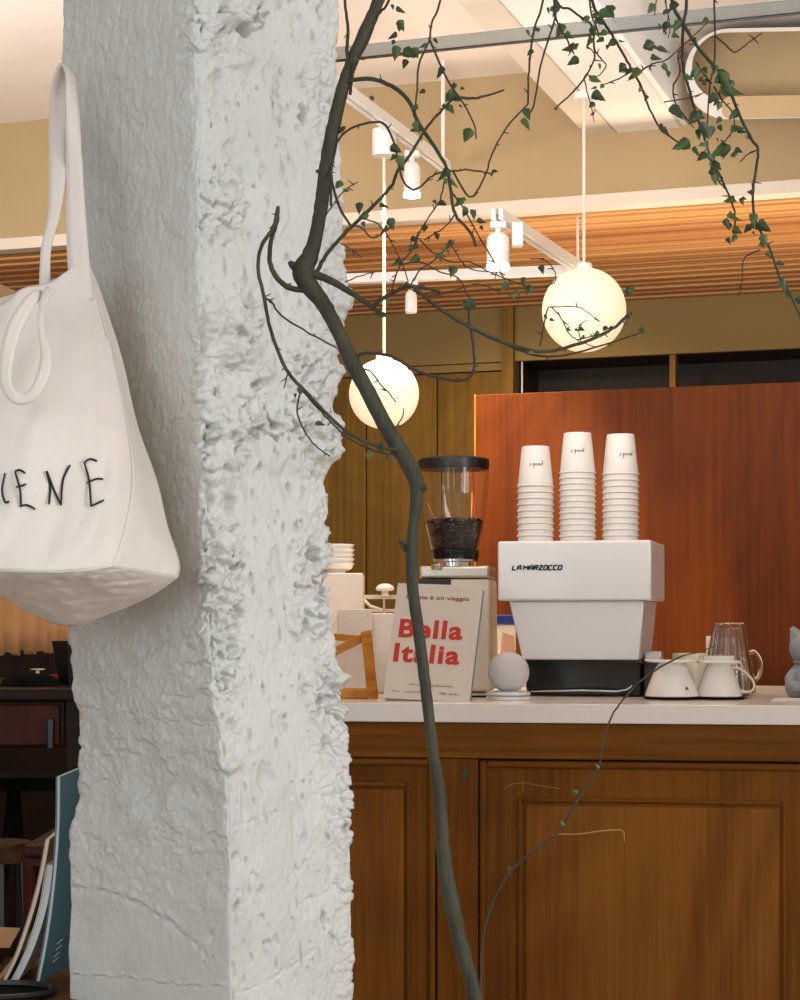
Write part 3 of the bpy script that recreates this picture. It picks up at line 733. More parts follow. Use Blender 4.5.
rightB = smooth_path([(89, 264, 2.19), (103, 300, 2.19), (122, 360, 2.17), (137, 425, 2.15), (157, 482, 2.12), (167, 525, 2.10), (179, 562, 2.07), (178, 577, 2.06)], 6)
botB = smooth_path([(-160, 630, 2.12), (-80, 622, 2.12), (0, 596, 2.10), (24, 612, 2.14), (70, 627, 2.16), (110, 612, 2.14), (150, 594, 2.10), (178, 577, 2.06)], 6)
botB = smooth_path([(-160, 640, 2.12), (-80, 620, 2.12), (0, 596, 2.06), (30, 613, 2.10), (70, 626, 2.13), (110, 613, 2.11), (150, 596, 2.08), (178, 577, 2.06)], 6)
def coons(top, bot, left, right, n=N, m=N, fn=None):
    G = []
    for i in range(n+1):
        v = i/n; row = []
        for j in range(m+1):
            u = j/m
            T = poly_at(top, u); B = poly_at(bot, u); Lf = poly_at(left, v); Rt = poly_at(right, v)
            p = (1-v)*T+v*B+(1-u)*Lf+u*Rt-((1-u)*(1-v)*Vector(top[0])+u*(1-v)*Vector(top[-1])+(1-u)*v*Vector(bot[0])+u*v*Vector(bot[-1]))
            if fn: p = p+fn(u, v, p)
            row.append(W(*p))
        G.append(row)
    return G
def wr(u, v, p, amp=1.0):
    e = min(u, 1-u, v, 1-v)*8; e = min(1, max(0, e))
    n1 = nz((p.x*0.012+p.y*0.006, p.y*0.006, 1.3)); n2 = nz((p.x*0.05+p.y*0.02, p.y*0.012, 7.7))
    return Vector((0, 0, e*amp*(0.018*n1+0.006*n2)))
def bagfront_bulge(u, v, p):
    q = wr(u, v, p); q.z -= 0.018*math.sin(math.pi*min(1, max(0, u)))*math.sin(math.pi*v)**0.8
    # soft vertical fold falling from the right strap
    q.z += 0.006*math.exp(-((p.x-(95+0.02*p.y))/7)**2)*math.sin(math.pi*v)
    return q
def creases(u, v, p):
    e = min(1, max(0, min(u, 1-u, v, 1-v)*8))
    a = 1-abs(nz((p.x*0.03+p.y*0.05, p.y*0.09-p.x*0.02, 3)))*3; b_ = 1-abs(nz((p.x*0.06, p.y*0.16+p.x*0.03, 8)))*3
    return Vector((0, 0, e*(-0.009*max(0, a)**2-0.002*max(0, b_))-0.02*math.sin(math.pi*v)*0))
def sidewr(u, v, p):
    e = min(1, max(0, min(u, 1-u, v, 1-v)*8)); k = max(0, (v-0.55)*2)
    a = 1-abs(nz((p.x*0.05+p.y*0.02, p.y*0.05, 3)))*3
    return Vector((0, 0, e*(0.012*math.sin(u*math.pi)*(1-v)-k*0.008*max(0, a))))
FG = coons(topF, botF, leftF, rightF, fn=bagfront_bulge)
m = MB(); m.grid(FG)
m2 = MB(); m2.grid(coons([Vector(topF[-1]), Vector(rightB[0])], [Vector(botF[-1]), Vector(botB[-1])], rightF, rightB, n=N, m=20, fn=sidewr))
m2.build('side_gusset', M['canvas'], bag, world=True, solid=0.0015)
leftB = [Vector((-160, 580, 1.96)), Vector((-160, 640, 2.12))]
m3 = MB(); m3.grid(coons(botF, botB, leftB, [Vector(botF[-1]), Vector(botB[-1])], n=24, m=N, fn=creases))
m3.build('bottom_panel', M['canvas'], bag, world=True, solid=0.0015)
topB = smooth_path([(-120, 325, 2.20), (-60, 312, 2.19), (0, 298, 2.18), (40, 285, 2.18), (89, 264, 2.19)], 6)
m.grid(coons(topB, botB, [Vector((-120, 325, 2.20)), Vector((-160, 640, 2.12))], rightB, n=N, m=N))
bg = m.build('bag_body', M['canvas'], bag, world=True, weld=True, solid=0.0015)
# hem stitches line along the mouth
def frontpt(px, py, eps=0.004):
    # nearest grid point of the front sheet in pixel space
    best = None
    for r in FG:
        for q in r:
            x = 400+q.x/q.y*F; y = HY-(q.z-CH)/q.y*F; dd = (x-px)**2+(y-py)**2
            if best is None or dd < best[0]: best = (dd, q.y)
    return W(px, py, best[1]-eps)
letters = [[(5,473),(2,490),(5,502),(9,501)], [(15,472),(20,490),(21,507)], [(15,471),(20,470),(25,473)], [(16,487),(21,486),(26,484)], [(20,506),(27,505),(35,509)],
    [(46,471),(50,486),(49,504)], [(47,471),(54,490),(61,505)], [(61,505),(63,480),(70,465)],
    [(84,462),(89,480),(91,506)], [(84,463),(90,459),(97,461)], [(87,483),(96,479),(103,479)], [(91,506),(98,503),(104,500)]]
m = MB()
for l in letters:
    q = smooth_path([frontpt(x, y, 0.0035) for x, y in l], 5); k = len(q)
    m.tube(q, [0.0009+0.0003*math.sin(3*i/k) for i in range(k)], 6)
m.build('handwritten_lettering', M['ink'], bag, world=True)
def ribbon(mb, pts, th=0.0025, k=8):      # pts: (px,py,D, halfwidth px, angle deg of the band's width in the picture, tilt)
    P_ = smooth_path([Vector((a[0], a[1], a[2]*100)) for a in pts], k); Wd = smooth_path([Vector((a[3], a[4], a[5] if len(a) > 5 else 0)) for a in pts], k)
    L_ = []; R_ = []
    for p, q in zip(P_, Wd):
        D = p.z/100; a = math.radians(q.y); dx = math.cos(a)*q.x; dy = math.sin(a)*q.x
        L_.append(W(p.x-dx, p.y-dy, D-q.z/2)); R_.append(W(p.x+dx, p.y+dy, D+q.z/2))
    G = [[l.lerp(r, t) for t in (0, 0.33, 0.66, 1)] for l, r in zip(L_, R_)]
    mb.grid(G); return G
st = MB()
ribbon(st, [(45, 292, 2.12, 6, 10), (46, 250, 2.13, 5, 10), (54, 215, 2.14, 6, 5), (57, 180, 2.15, 8, 0), (58, 130, 2.19, 9, 0), (59, 95, 2.22, 8, 5, 0.02), (62, 76, 2.23, 7, 20, 0.03), (66, 68, 2.23, 6, 40, 0.03), (71, 76, 2.21, 5, 10, 0.03), (72, 100, 2.19, 6, 5, 0.02), (74, 160, 2.16, 8, 0), (76, 220, 2.14, 10, 0), (79, 268, 2.12, 11, -5), (82, 300, 2.11, 11, -5)])
st.build('shoulder_strap', M['canvas'], bag, world=True, solid=0.003)
st = MB()
ribbon(st, [(44, 296, 2.035, 6, 60), (36, 296, 2.01, 6, 50), (24, 310, 1.985, 7, 30), (13, 332, 1.97, 7.5, 15), (7, 358, 1.955, 7, 0), (6, 382, 1.945, 6, -25), (13, 396, 1.94, 6, -60), (24, 399, 1.94, 6, -95), (35, 392, 1.94, 6, -130), (43, 376, 1.945, 6.5, -160), (46, 357, 1.955, 5.5, -180), (42, 335, 1.97, 3, -185), (41, 315, 1.985, 3, -185), (45, 298, 2.01, 4, -170), (51, 289, 2.03, 5, -160)])
st.build('drooping_strap', M['canvas'], bag, world=True, solid=0.003)

# ------------------------------------------------------------------ tree
TD = 2.0
tree = thing('tree', 'slim dark-barked indoor tree arching past the pillar with hanging leafy twigs', 'tree', (W(480, 1000, TD).x+0.02, TD, 0))
trunk = [(520, 1630, 2.0, 9.5), (510, 1400, 2.0, 9), (497, 1150, 2.0, 8.4), (475, 1000, 2.0, 7.2), (462, 950, 2.0, 7.8), (450, 895, 2.0, 8), (443, 850, 2.0, 7.2), (440, 800, 2.0, 6.4), (433, 750, 2.0, 5.6), (427, 700, 2.0, 5.7), (421, 650, 2.0, 5.8), (413, 590, 2.0, 5.9), (412, 552, 2.0, 6.4),
         (414, 520, 2.0, 5.4), (417, 492, 2.0, 7.2), (414, 475, 2.0, 8.2), (401, 452, 2.0, 8.6), (385, 425, 2.0, 8), (368, 392, 2.0, 7.8), (352, 362, 2.0, 7.8), (340, 335, 2.0, 7.2), (324, 305, 2.0, 7.8), (308, 284, 2.0, 9.5), (303, 271, 2.0, 11), (310, 256, 2.0, 8.6), (316, 235, 2.0, 7), (322, 200, 2.0, 7), (327, 160, 2.0, 7), (336, 115, 2.0, 6.8), (347, 75, 2.0, 6.4), (362, 38, 2.0, 6.2), (377, 5, 2.0, 6), (396, -40, 2.0, 5.5), (440, -62, 2.0, 5), (520, -64, 2.0, 4.4), (600, -60, 2.0, 3.8), (664, -60, 2.02, 3.2), (716, -62, 2.02, 2.2)]
def tubepx(mb, pts, n=8, k=5, wob=0.6, seed=0):
    q = smooth_path([Vector((p[0], p[1], p[2]*200)) for p in pts], k); r = smooth_path([Vector((p[3], 0, 0)) for p in pts], k)
    out = []; rr = []
    for i, (p, s_) in enumerate(zip(q, r)):
        D = p.z/200
        o_ = wob if 0 < i < len(q)-1 else 0
        out.append(W(p.x+o_*nz((i*0.9, seed, 0)), p.y+o_*nz((i*0.9, seed, 5)), D)); rr.append(s_.x*D/F*(1+0.07*nz((i*0.7, seed, 3))))
    mb.tube(out, rr, n); return out
m = MB(); tubepx(m, trunk, 16, 6, 0.8)
for (x, y, r, ax, ay) in [(296, 268, 5, -7, -6), (420, 486, 6, 6, 3), (408, 545, 3, -8, -5), (404, 548, 2, -6, -9), (340, 130, 3, 5, -3), (322, 172, 3, -6, -1)]:
    m.tube([W(x-ax*0.3, y-ay*0.3, TD), W(x+ax*0.5, y+ay*0.5, TD-0.004), W(x+ax, y+ay, TD-0.006)], [r*TD/F, r*0.8*TD/F, r*0.4*TD/F], 10)
m.build('trunk', M['bark'], tree, world=True)
rnd = random.Random(5)
branches = [   # (start half width px, end half width px, D start, D end, points)
 (2.0,1.2,2.0,1.97,[(349,85),(347,50),(348,28),(345,0),(344,-60)]),
 (1.6,1.2,2.0,1.96,[(350,95),(354,67),(367,43),(378,15),(389,0),(402,-30)]),
 (2.4,1.4,2.0,1.94,[(340,84),(348,81),(372,79),(395,88),(410,103),(419,124),(434,146),(446,167),(451,191),(455,214),(470,232),(476,246)]),
 (1.2,0.9,1.95,1.95,[(440,-30),(440,0),(432,22),(429,41),(419,64),(417,90),(415,112)]),
 (1.2,0.7,1.95,1.93,[(429,38),(440,64),(451,86),(462,101),(474,124),(476,139)]),
 (1.6,0.9,1.95,1.98,[(455,97),(477,98),(504,90)]),
 (2.2,1.2,2.0,1.95,[(316,274),(322,262),(330,250),(348,230),(362,217),(390,188),(398,170),(410,155),(425,130),(440,112),(455,97)]),
 (1.3,0.9,2.0,1.98,[(331,206),(331,176),(333,161),(339,139),(354,127),(380,122),(391,135),(397,155),(402,178),(411,189),(420,187),(432,176),(445,172),(470,170),(492,174)]),
 (1.5,1.3,2.0,1.97,[(333,161),(331,176),(339,206),(350,225)]),
 (1.1,0.8,1.95,1.97,[(453,171),(470,197),(485,176),(492,154),(507,127),(528,104)]),
 (1.2,1.0,1.97,1.97,[(546,-40),(543,0),(534,30),(529,70),(528,104)]),
 (1.1,0.9,1.97,1.97,[(556,-40),(556,0),(554,22),(542,60),(534,104),(530,112)]),
 (1.2,0.8,1.97,1.97,[(550,-40),(555,12),(560,26),(568,42),(574,54)]),
 (1.3,0.8,2.0,1.97,[(540,-60),(557,1),(570,9),(582,18),(592,26),(594,45),(594,60),(583,80),(570,95),(554,109)]),
 (0.8,0.5,1.97,1.97,[(594,50),(602,60),(606,66),(598,76),(588,75)]),
 (0.7,0.4,1.97,1.97,[(584,78),(588,95),(592,110),(594,122)]),
 (1.6,0.9,2.0,1.96,[(585,-60),(592,0),(600,16),(612,35),(622,52),(631,68),(641,86),(648,105),(661,129),(684,146)]),
 (0.8,0.5,1.97,1.97,[(631,72),(616,80),(602,85)]),
 (1.1,0.7,2.0,1.97,[(590,-30),(590,5),(596,26),(600,40)]),
 (2.0,1.0,2.03,1.95,[(660,-150),(664,-60),(672,0),(678,16),(688,32),(700,50),(714,66),(724,76),(732,96),(740,116),(752,140),(758,149),(756,170),(753,190),(754,214),(759,229),(770,249),(779,275),(789,292),(798,312),(806,330)]),
 (1.7,0.9,2.03,1.97,[(690,-60),(687,0),(683,30),(683,66),(690,92),(696,114),(704,136),(710,156),(715,165),(722,180),(730,198),(735,215),(734,232)]),
 (1.1,0.7,2.0,1.98,[(712,-60),(714,0),(715,36),(714,66),(710,84),(708,112),(707,130)]),
 (1.0,0.6,1.98,1.98,[(715,36),(726,45),(735,52),(748,43),(762,33)]),
 (1.0,0.6,1.98,1.98,[(680,50),(678,58),(680,72),(673,88),(676,104),(686,118),(694,128)]),
 (0.7,0.4,1.98,1.98,[(664,102),(688,98),(706,92)]),
 (0.9,0.5,1.98,1.98,[(640,72),(652,64),(666,60),(680,48),(700,30),(708,22)]),
 (0.8,0.5,1.98,1.98,[(668,-30),(666,0),(668,14),(670,28),(668,38)]),
 (0.8,0.5,1.98,1.98,[(656,-30),(656,0),(654,16)]),
 (0.8,0.6,1.98,1.98,[(714,86),(722,100),(732,112),(734,128),(726,140),(720,150)]),
 (0.8,0.6,1.98,1.98,[(757,150),(748,154),(740,162)]),
 (1.0,0.6,1.97,1.97,[(706,155),(714,166),(718,180),(726,190),(733,205)]),
 (0.8,0.6,1.97,1.97,[(760,250),(748,255),(743,262),(742,280),(740,295)]),
 (0.9,0.6,1.97,1.97,[(696,62),(704,74),(712,84)]),
 (4.5,2.2,2.0,1.98,[(309,272),(322,277),(335,283),(350,292),(365,302),(384,316)]),
 (2.4,1.5,1.98,1.96,[(372,307),(380,300),(391,294),(400,289),(410,286),(430,289),(440,292)]),
 (2.0,1.6,1.96,2.0,[(405,283),(417,290),(440,309),(470,327),(500,341),(530,350),(551,351),(571,346),(590,340),(612,329),(627,316)]),
 (1.2,0.7,2.0,2.0,[(500,341),(530,354),(560,356),(600,346),(625,338),(645,331)]),
 (1.7,1.3,2.0,1.97,[(349,360),(356,356),(369,353),(391,356),(410,367),(425,374),(451,380),(466,379),(474,369),(473,342),(469,320),(470,300)]),
 (3.2,1.8,2.0,1.98,[(306,290),(290,288),(277,278),(270,262),(271,241),(277,222),(278,206)]),
 (2.0,1.7,1.98,1.98,[(278,208),(273,228),(262,245),(258,267),(264,297),(271,331),(286,369),(305,391),(327,414),(350,434),(380,447),(400,450)]),
 (1.0,1.0,1.98,2.0,[(300,388),(318,408),(334,425),(352,440),(378,452),(398,454)]),
 (1.2,0.8,1.98,1.99,[(265,298),(272,303),(282,316),(309,333),(337,348)]),
 (1.0,0.7,1.98,1.99,[(301,391),(297,410),(305,432),(318,448),(330,456)]),
 (0.8,0.6,1.98,1.98,[(289,370),(286,380),(284,388)]),
 (0.9,0.6,2.0,1.99,[(362,368),(372,373),(381,385),(388,392),(396,402)]),
 (0.8,0.5,2.0,1.99,[(395,428),(402,418),(404,408)]),
 (0.8,0.5,2.0,2.0,[(540,346),(543,330),(549,307),(561,318),(568,332),(577,340),(595,347)]),
 (0.6,0.4,2.0,2.0,[(549,307),(577,307),(590,314),(600,322)]),
 (0.6,0.4,2.0,2.0,[(581,342),(579,326),(588,320)]),
 (0.7,0.4,2.0,2.0,[(577,340),(600,334),(612,329)]),
 (0.9,0.6,1.97,1.97,[(391,294),(395,278),(402,262),(412,250),(418,236),(425,222)]),
 (0.8,0.6,1.97,1.97,[(410,286),(420,270),(432,262),(446,250),(455,240)]),
 (0.9,0.6,1.97,1.97,[(350,225),(362,228),(372,238),(385,232),(392,226)]),
 (0.8,0.6,1.97,1.97,[(361,218),(378,224),(390,240),(398,255),(404,268),(408,282)]),
 (0.8,0.6,1.97,1.97,[(455,214),(446,226),(434,234),(424,240)]),
 (0.9,0.6,1.97,1.97,[(451,191),(462,206),(470,220),(480,238),(492,258),(505,280)]),
 (0.8,0.6,1.97,1.97,[(400,265),(420,262),(440,272),(458,278),(470,300)]),
 (0.8,0.6,1.97,1.97,[(445,178),(440,200),(430,215),(420,232),(410,243)]),
 (0.8,0.5,1.97,1.97,[(420,240),(436,255),(452,262),(470,262),(490,272),(520,284),(540,288)]),
 (0.7,0.5,1.97,1.97,[(452,246),(462,262),(474,270),(500,272)]),
 (0.7,0.5,1.97,1.97,[(340,243),(352,250),(362,258)]),
 (0.7,0.5,1.97,1.97,[(345,282),(360,276),(375,272)]),
 (0.7,0.5,1.97,1.97,[(408,288),(430,296),(455,290),(478,284),(500,292)]),
 (0.7,0.5,1.97,1.97,[(540,288),(556,280),(548,262),(530,258)]),
 (0.8,0.5,1.97,1.97,[(322,222),(332,206),(345,190),(358,182)]),
]
bmats = M['twig']
for k, (w0, w1, d0, d1, pts) in enumerate(branches):
    if pts[-1][1] < -20: pts = pts[:-1]+[(pts[-1][0]+3, -58)]
    if pts[0][1] < -20: pts = [(pts[0][0], -60)]+pts[1:]
    m = MB(); n_ = len(pts)
    pp = [(x, y, lerp(d0, d1, i/(n_-1)), lerp(w0, w1, i/(n_-1))) for i, (x, y) in enumerate(pts)]
    ln = tubepx(m, pp, 8 if w0 < 2 else 10, 5, 0.9, k)
    for q in range(max(1, len(ln)//6)):           # buds
        i = rnd.randrange(2, max(3, len(ln)-1)); p = ln[i]; a = rnd.uniform(0, 6.28); l_ = rnd.uniform(0.003, 0.008)
        m.tube([p, p+Vector((math.cos(a)*l_, 0, math.sin(a)*l_))], [0.0009, 0.0004], 5)
    m.build('branch' if w0 >= 1.5 else 'twig', M['bark'] if w0 >= 2 else M['twig'], tree, world=True)
def leaf(mb, px, py, D, s, ang, fold=0.25, turn=0.0):
    """heart-pointed leaf of length s px hanging along ang (degrees, 90 = down)"""
    base = W(px, py, D); sc = s*D/F
    curl = rnd.uniform(-0.1, 0.5); s *= 1.3
    a = math.radians(ang); ax = Vector((math.cos(a), rnd.uniform(-.35, .35), -math.sin(a))).normalized()
    sd = ax.cross(Vector((math.sin(turn), -math.cos(turn), 0.15))).normalized(); nn = ax.cross(sd)
    prof = [(0, 0.0), (0.08, 0.24), (0.2, 0.35), (0.34, 0.30), (0.46, 0.28), (0.58, 0.18), (0.7, 0.17), (0.84, 0.07), (1.0, 0.0)]
    G = []
    for t, wv in prof:
        row = []
        for q in (-1, -0.5, 0, 0.5, 1):
            jag = 1
            row.append(base+ax*sc*(t-0.05*abs(q)*0)+sd*sc*wv*q*jag+nn*sc*(abs(q)*wv*fold*1.6-curl*t*t))
        G.append(row)
    mb.grid(G, True)
leaves = [(396,10,12),(397,24,13),(396,36,12),(397,50,16),(404,54,18),(412,52,13),(442,70,15),(425,46,9),(436,40,8),(415,125,14),(419,130,12),(446,98,15),(455,95,16),(449,108,12),(391,150,14),(399,160,15),(447,172,18),(452,182,13),
 (440,203,12),(462,202,12),(468,212,14),(475,214,14),(478,222,10),(341,184,13),(361,206,13),(368,216,12),(380,206,11),(389,222,14),(386,228,12),(471,133,18),(455,85,9),(418,108,9),(425,92,8),(374,98,8),
 (400,262,12),(419,260,13),(417,246,14),(436,256,12),(451,243,12),(455,270,13),(425,228,10),(507,286,12),(476,306,16),(522,280,10),(540,268,10),(316,425,12),(378,448,10),(370,455,9),(388,455,8),(470,305,12),(530,288,11),(516,292,9),(436,236,9),(388,300,7),
 (386,316,10),(446,250,9),(410,240,9),(354,60,7),(493,172,8),(352,250,5),(525,112,13),(524,122,16),(534,30,8),(528,32,8),(533,52,9),(560,28,18),(555,8,14),(551,10,10),(574,46,13),(570,50,11),(579,62,14),(592,30,14),(596,22,12),(600,15,16),(606,10,16),(606,34,10),(616,44,12),
 (591,80,12),(593,97,16),(600,66,8),(625,68,14),(638,72,18),(630,70,12),(590,40,12),(604,40,10),(587,18,10),(612,8,12),(641,90,7),(648,97,7),(604,86,7),(663,130,12),
 (655,8,13),(666,25,13),(668,12,12),(676,5,15),(682,26,15),(654,48,18),(660,50,16),(652,58,12),(664,66,12),(672,110,20),(672,36,9),(692,40,8),(700,72,14),(697,74,12),(684,78,10),(706,80,9),(708,20,9),(718,68,10),
 (722,78,20),(728,80,22),(724,92,20),(730,88,14),(734,84,12),(716,98,14),(722,106,12),(738,116,13),(722,120,9),(698,116,16),(694,120,13),(702,128,18),(700,134,14),(714,130,14),(732,130,16),(738,132,12),(690,146,20),(694,150,14),(708,144,13),(706,156,14),(713,158,18),(716,164,14),(728,152,20),(730,150,16),(735,154,10),(712,172,16),(716,178,12),(722,142,8),
 (734,200,13),(742,200,9),(731,216,18),(727,222,14),(759,220,20),(757,228,18),(763,238,14),(750,226,8),(733,232,12),(728,240,8),(737,238,10),(751,192,8),(781,282,12),(768,254,9),(776,264,9),(785,284,14),(790,294,12),(795,302,12),(764,244,8),
 (550,320,6),(566,330,6),(579,330,8),(598,333,9),(607,328,9),(584,337,5),(546,316,6),(641,330,9),(627,316,7),(532,352,7),(628,290,12),(634,290,8),(300,290,0),
 (284,368,6),(300,390,10),(452,92,12),(460,100,10)]
for mname, sel in (('leafdark', 0), ('leaf', 1)):
    m = MB()
    for k, (x, y, s_) in enumerate(leaves):
        if s_ and k % 2 == sel:
            leaf(m, x+rnd.uniform(-1, 1), y-s_*0.3, 1.965+rnd.uniform(-.02, .01), s_*1.0, rnd.choice([70, 95, 110, 130, 60, 150, 30]), rnd.uniform(0.1, 0.5), rnd.uniform(-0.9, 0.9))
            if rnd.random() < 0.5: leaf(m, x+rnd.uniform(-6, 6), y+rnd.uniform(-6, 6), 1.96+rnd.uniform(-.02, .02), s_*0.6, rnd.uniform(20, 160), 0.3, rnd.uniform(-1, 1))
    m.build('foliage', M[mname], tree, world=True)
# thin second shoot standing right of the trunk, in front of the counter
sp = thing('young_shoot', 'thin bare shoot curving up in front of the counter door panel', 'twig', (W(484, 1000, 2.2).x, 2.2, 0))
m = MB(); tubepx(m, [(500, 1600, 2.2, 2.6), (494, 1300, 2.2, 2.0), (484, 1060, 2.2, 1.5), (481, 985, 2.2, 1.3), (483, 940, 2.2, 1.3), (492, 905, 2.2, 1.1), (510, 872, 2.2, 1.1), (535, 850, 2.2, 1.0), (558, 833, 2.2, 1.1), (572, 810, 2.2, 1.5), (584, 788, 2.2, 1.3), (598, 768, 2.2, 1), (603, 740, 2.2, 1), (612, 716, 2.2, 0.9), (626, 696, 2.2, 0.9), (648, 675, 2.2, 0.9), (680, 657, 2.2, 0.8), (700, 652, 2.2, 0.6), (716, 645, 2.2, 0.5)], 8, 5, 1.0, 77)
m.build('stem', M['twig'], sp, world=True)
m = MB(); tubepx(m, [(558, 834, 2.2, 0.8), (580, 834, 2.19, 0.7), (600, 831, 2.19, 0.7), (620, 830, 2.19, 0.7), (624, 834, 2.19, 0.6), (624, 842, 2.19, 0.4)], 6, 4, 0.6, 78)
m.build('dry_twiglet', M['paletwig'], sp, world=True)
for x, y in ((578, 793), (599, 769), (563, 826), (507, 870)):
    m = MB(); leaf(m, x, y, 2.195, 7, rnd.uniform(200, 330)); m.build('bud_leaf', M['leaf'], sp, world=True)

# ------------------------------------------------------------------ espresso machine
MY = math.radians(14); DM = 4.52
mo = W(573.5, 697, DM); mo.z = CT
em = thing('espresso_machine', 'white espresso machine with black base carrying three stacks of cups', 'espresso machine', mo, -MY)
def hx(y0, y1, bl, br, tl, tr_, z0, z1, yb0=None, yb1=None, tb0=0, tb1=0):
    pass
zA, zB, zC = 0.088, 0.229, 0.372
MB().hexa([(-0.184, 0, zB), (0.184, 0, zB), (0.184, 0.30, zB), (-0.184, 0.30, zB)], [(-0.184, 0.0, zC), (0.184, 0.0, zC), (0.184, 0.30, zC), (-0.184, 0.30, zC)]).build('upper_body', M['white'], em, bevel=0.006)
MB().hexa([(-0.127, 0.02, zA), (0.153, 0.02, zA), (0.153, 0.27, zA), (-0.127, 0.27, zA)], [(-0.158, 0.012, zB-0.001), (0.166, 0.012, zB-0.001), (0.166, 0.28, zB-0.001), (-0.158, 0.28, zB-0.001)]).build('lower_body', M['white'], em, bevel=0.004)
MB().hexa([(-0.118, 0.03, 0.003), (0.158, 0.03, 0.003), (0.158, 0.33, 0.003), (-0.118, 0.33, 0.003)], [(-0.126, 0.024, zA-0.001), (0.156, 0.024, zA-0.001), (0.156, 0.36, zA-0.001), (-0.126, 0.36, zA-0.001)]).build('base', M['blackgloss'], em, bevel=0.004)
for sx in (-0.1, 0.14):
    for sy in (0.05, 0.3): MB().lathe([(0, 0), (0.015, 0), (0.013, 0.013), (0, 0.013)], 16, (sx, sy, 0)).build('foot', M['black'], em)
MB().tube([(-0.105, 0.018, 0.012), (0.02, 0.006, 0.016), (0.10, 0.008, 0.014), (0.125, 0.016, 0.018), (0.137, 0.022, 0.028)], 0.0024, 8).build('drain_pipe', M['chrome'], em)
MB().box(0.158, 0.20, 0.08, 0.13, 0.082, 0.108).build('valve_knob', M['steel'], em, bevel=0.004)
MB().box(0.157, 0.195, 0.06, 0.30, 0.0, 0.078).build('drip_tray', M['black'], em, bevel=0.004)
# curved chrome-like highlight is a moulded crease on the upper right of the front
FONT = {'L': [[(0,6),(0,0),(3,0)]], 'A': [[(0,0),(0,4.5),(1.5,6),(3,6),(3,0)],[(0,2.6),(3,2.6)]], 'M': [[(0,0),(0,6),(2,2.5),(4,6),(4,0)]], 'R': [[(0,0),(0,6),(3,6),(3,3.2),(0,3.2)],[(1.2,3.2),(3,0)]],
 'Z': [[(0,6),(3,6),(0,0),(3,0)]], 'O': [[(0,0),(0,6),(3,6),(3,0),(0,0)]], 'C': [[(3,6),(0,6),(0,0),(3,0)]], ' ': []}
def strokes(mb, text, place, u_, wline, slant=0.15, gap=1.3):
    x = 0
    for ch in text:
        for st_ in FONT[ch]:
            for (xa, ya), (xb, yb) in zip(st_[:-1], st_[1:]):
                a = place((x+xa+ya*slant)*u_, ya*u_); b_ = place((x+xb+yb*slant)*u_, yb*u_)
                mb.tube([a, b_], wline, 5)
        x += ((4 if ch == 'M' else 3)+gap) if ch != ' ' else 1.2
    return x
m = MB(); tot = sum((5.3 if c == 'M' else 4.3) if c != ' ' else 1.2 for c in 'LA MARZOCCO'); uu = 0.122/tot
# wide low lettering
strokes(m, 'LA MARZOCCO', lambda x, z: Vector((-0.148+x, -0.0005, 0.303+z*0.62)), uu, 0.0019)
m.build('logo_lettering', M['ink'], em)
m = MB()
for s_ in (0, 1):
    pass
# cups
cupw = MB()
def cup_profile():
    return [(0.0305, 0.0955), (0.0318, 0.0945), (0.0305, 0.088), (0.0322, 0.0885), (0.0335, 0.0975), (0.0345, 0.098), (0.0345, 0.092)]
def make_cup():
    # inverted: closed end up, rolled rim at z=0
    p = MB(); p.lathe([(0.0435, 0.0028), (0.0452, 0.0046), (0.0463, 0.003), (0.0455, 0.0008), (0.0435, 0.0), (0.0418, 0.0022), (0.0305, 0.0985), (0.0315, 0.1005), (0.0330, 0.1005), (0.0338, 0.099), (0.0345, 0.090), (0.0352, 0.0885), (0.0435, 0.0045)], 40, cap=False)
    p.lathe([(0.0, 0.0955), (0.0310, 0.0955), (0.0310, 0.0975), (0.0, 0.0975)], 40)
    return p
cm = make_cup()
ordn = ['topmost', 'second', 'third', 'fourth', 'fifth', 'sixth', 'seventh', 'eighth', 'ninth', 'tenth', 'eleventh', 'twelfth', 'thirteenth', 'fourteenth']
proto = None
scr = [[(0,1),(1,2),(0.3,2.6),(1.2,3)], [(2,1.5),(3.0,2.6),(2.2,3),(3.2,3),(2.8,0.2),(2,-0.4)], [(4.2,1.6),(3.9,2.4),(4.5,3),(5,2.4),(4.6,1.6),(4.2,1.6)], [(6,1.6),(5.7,2.4),(6.3,3),(6.8,2.4),(6.4,1.6),(6,1.6)], [(8.4,2.4),(7.6,2.8),(7.3,2),(8,1.5),(8.5,2.6),(8.8,4.6)]]
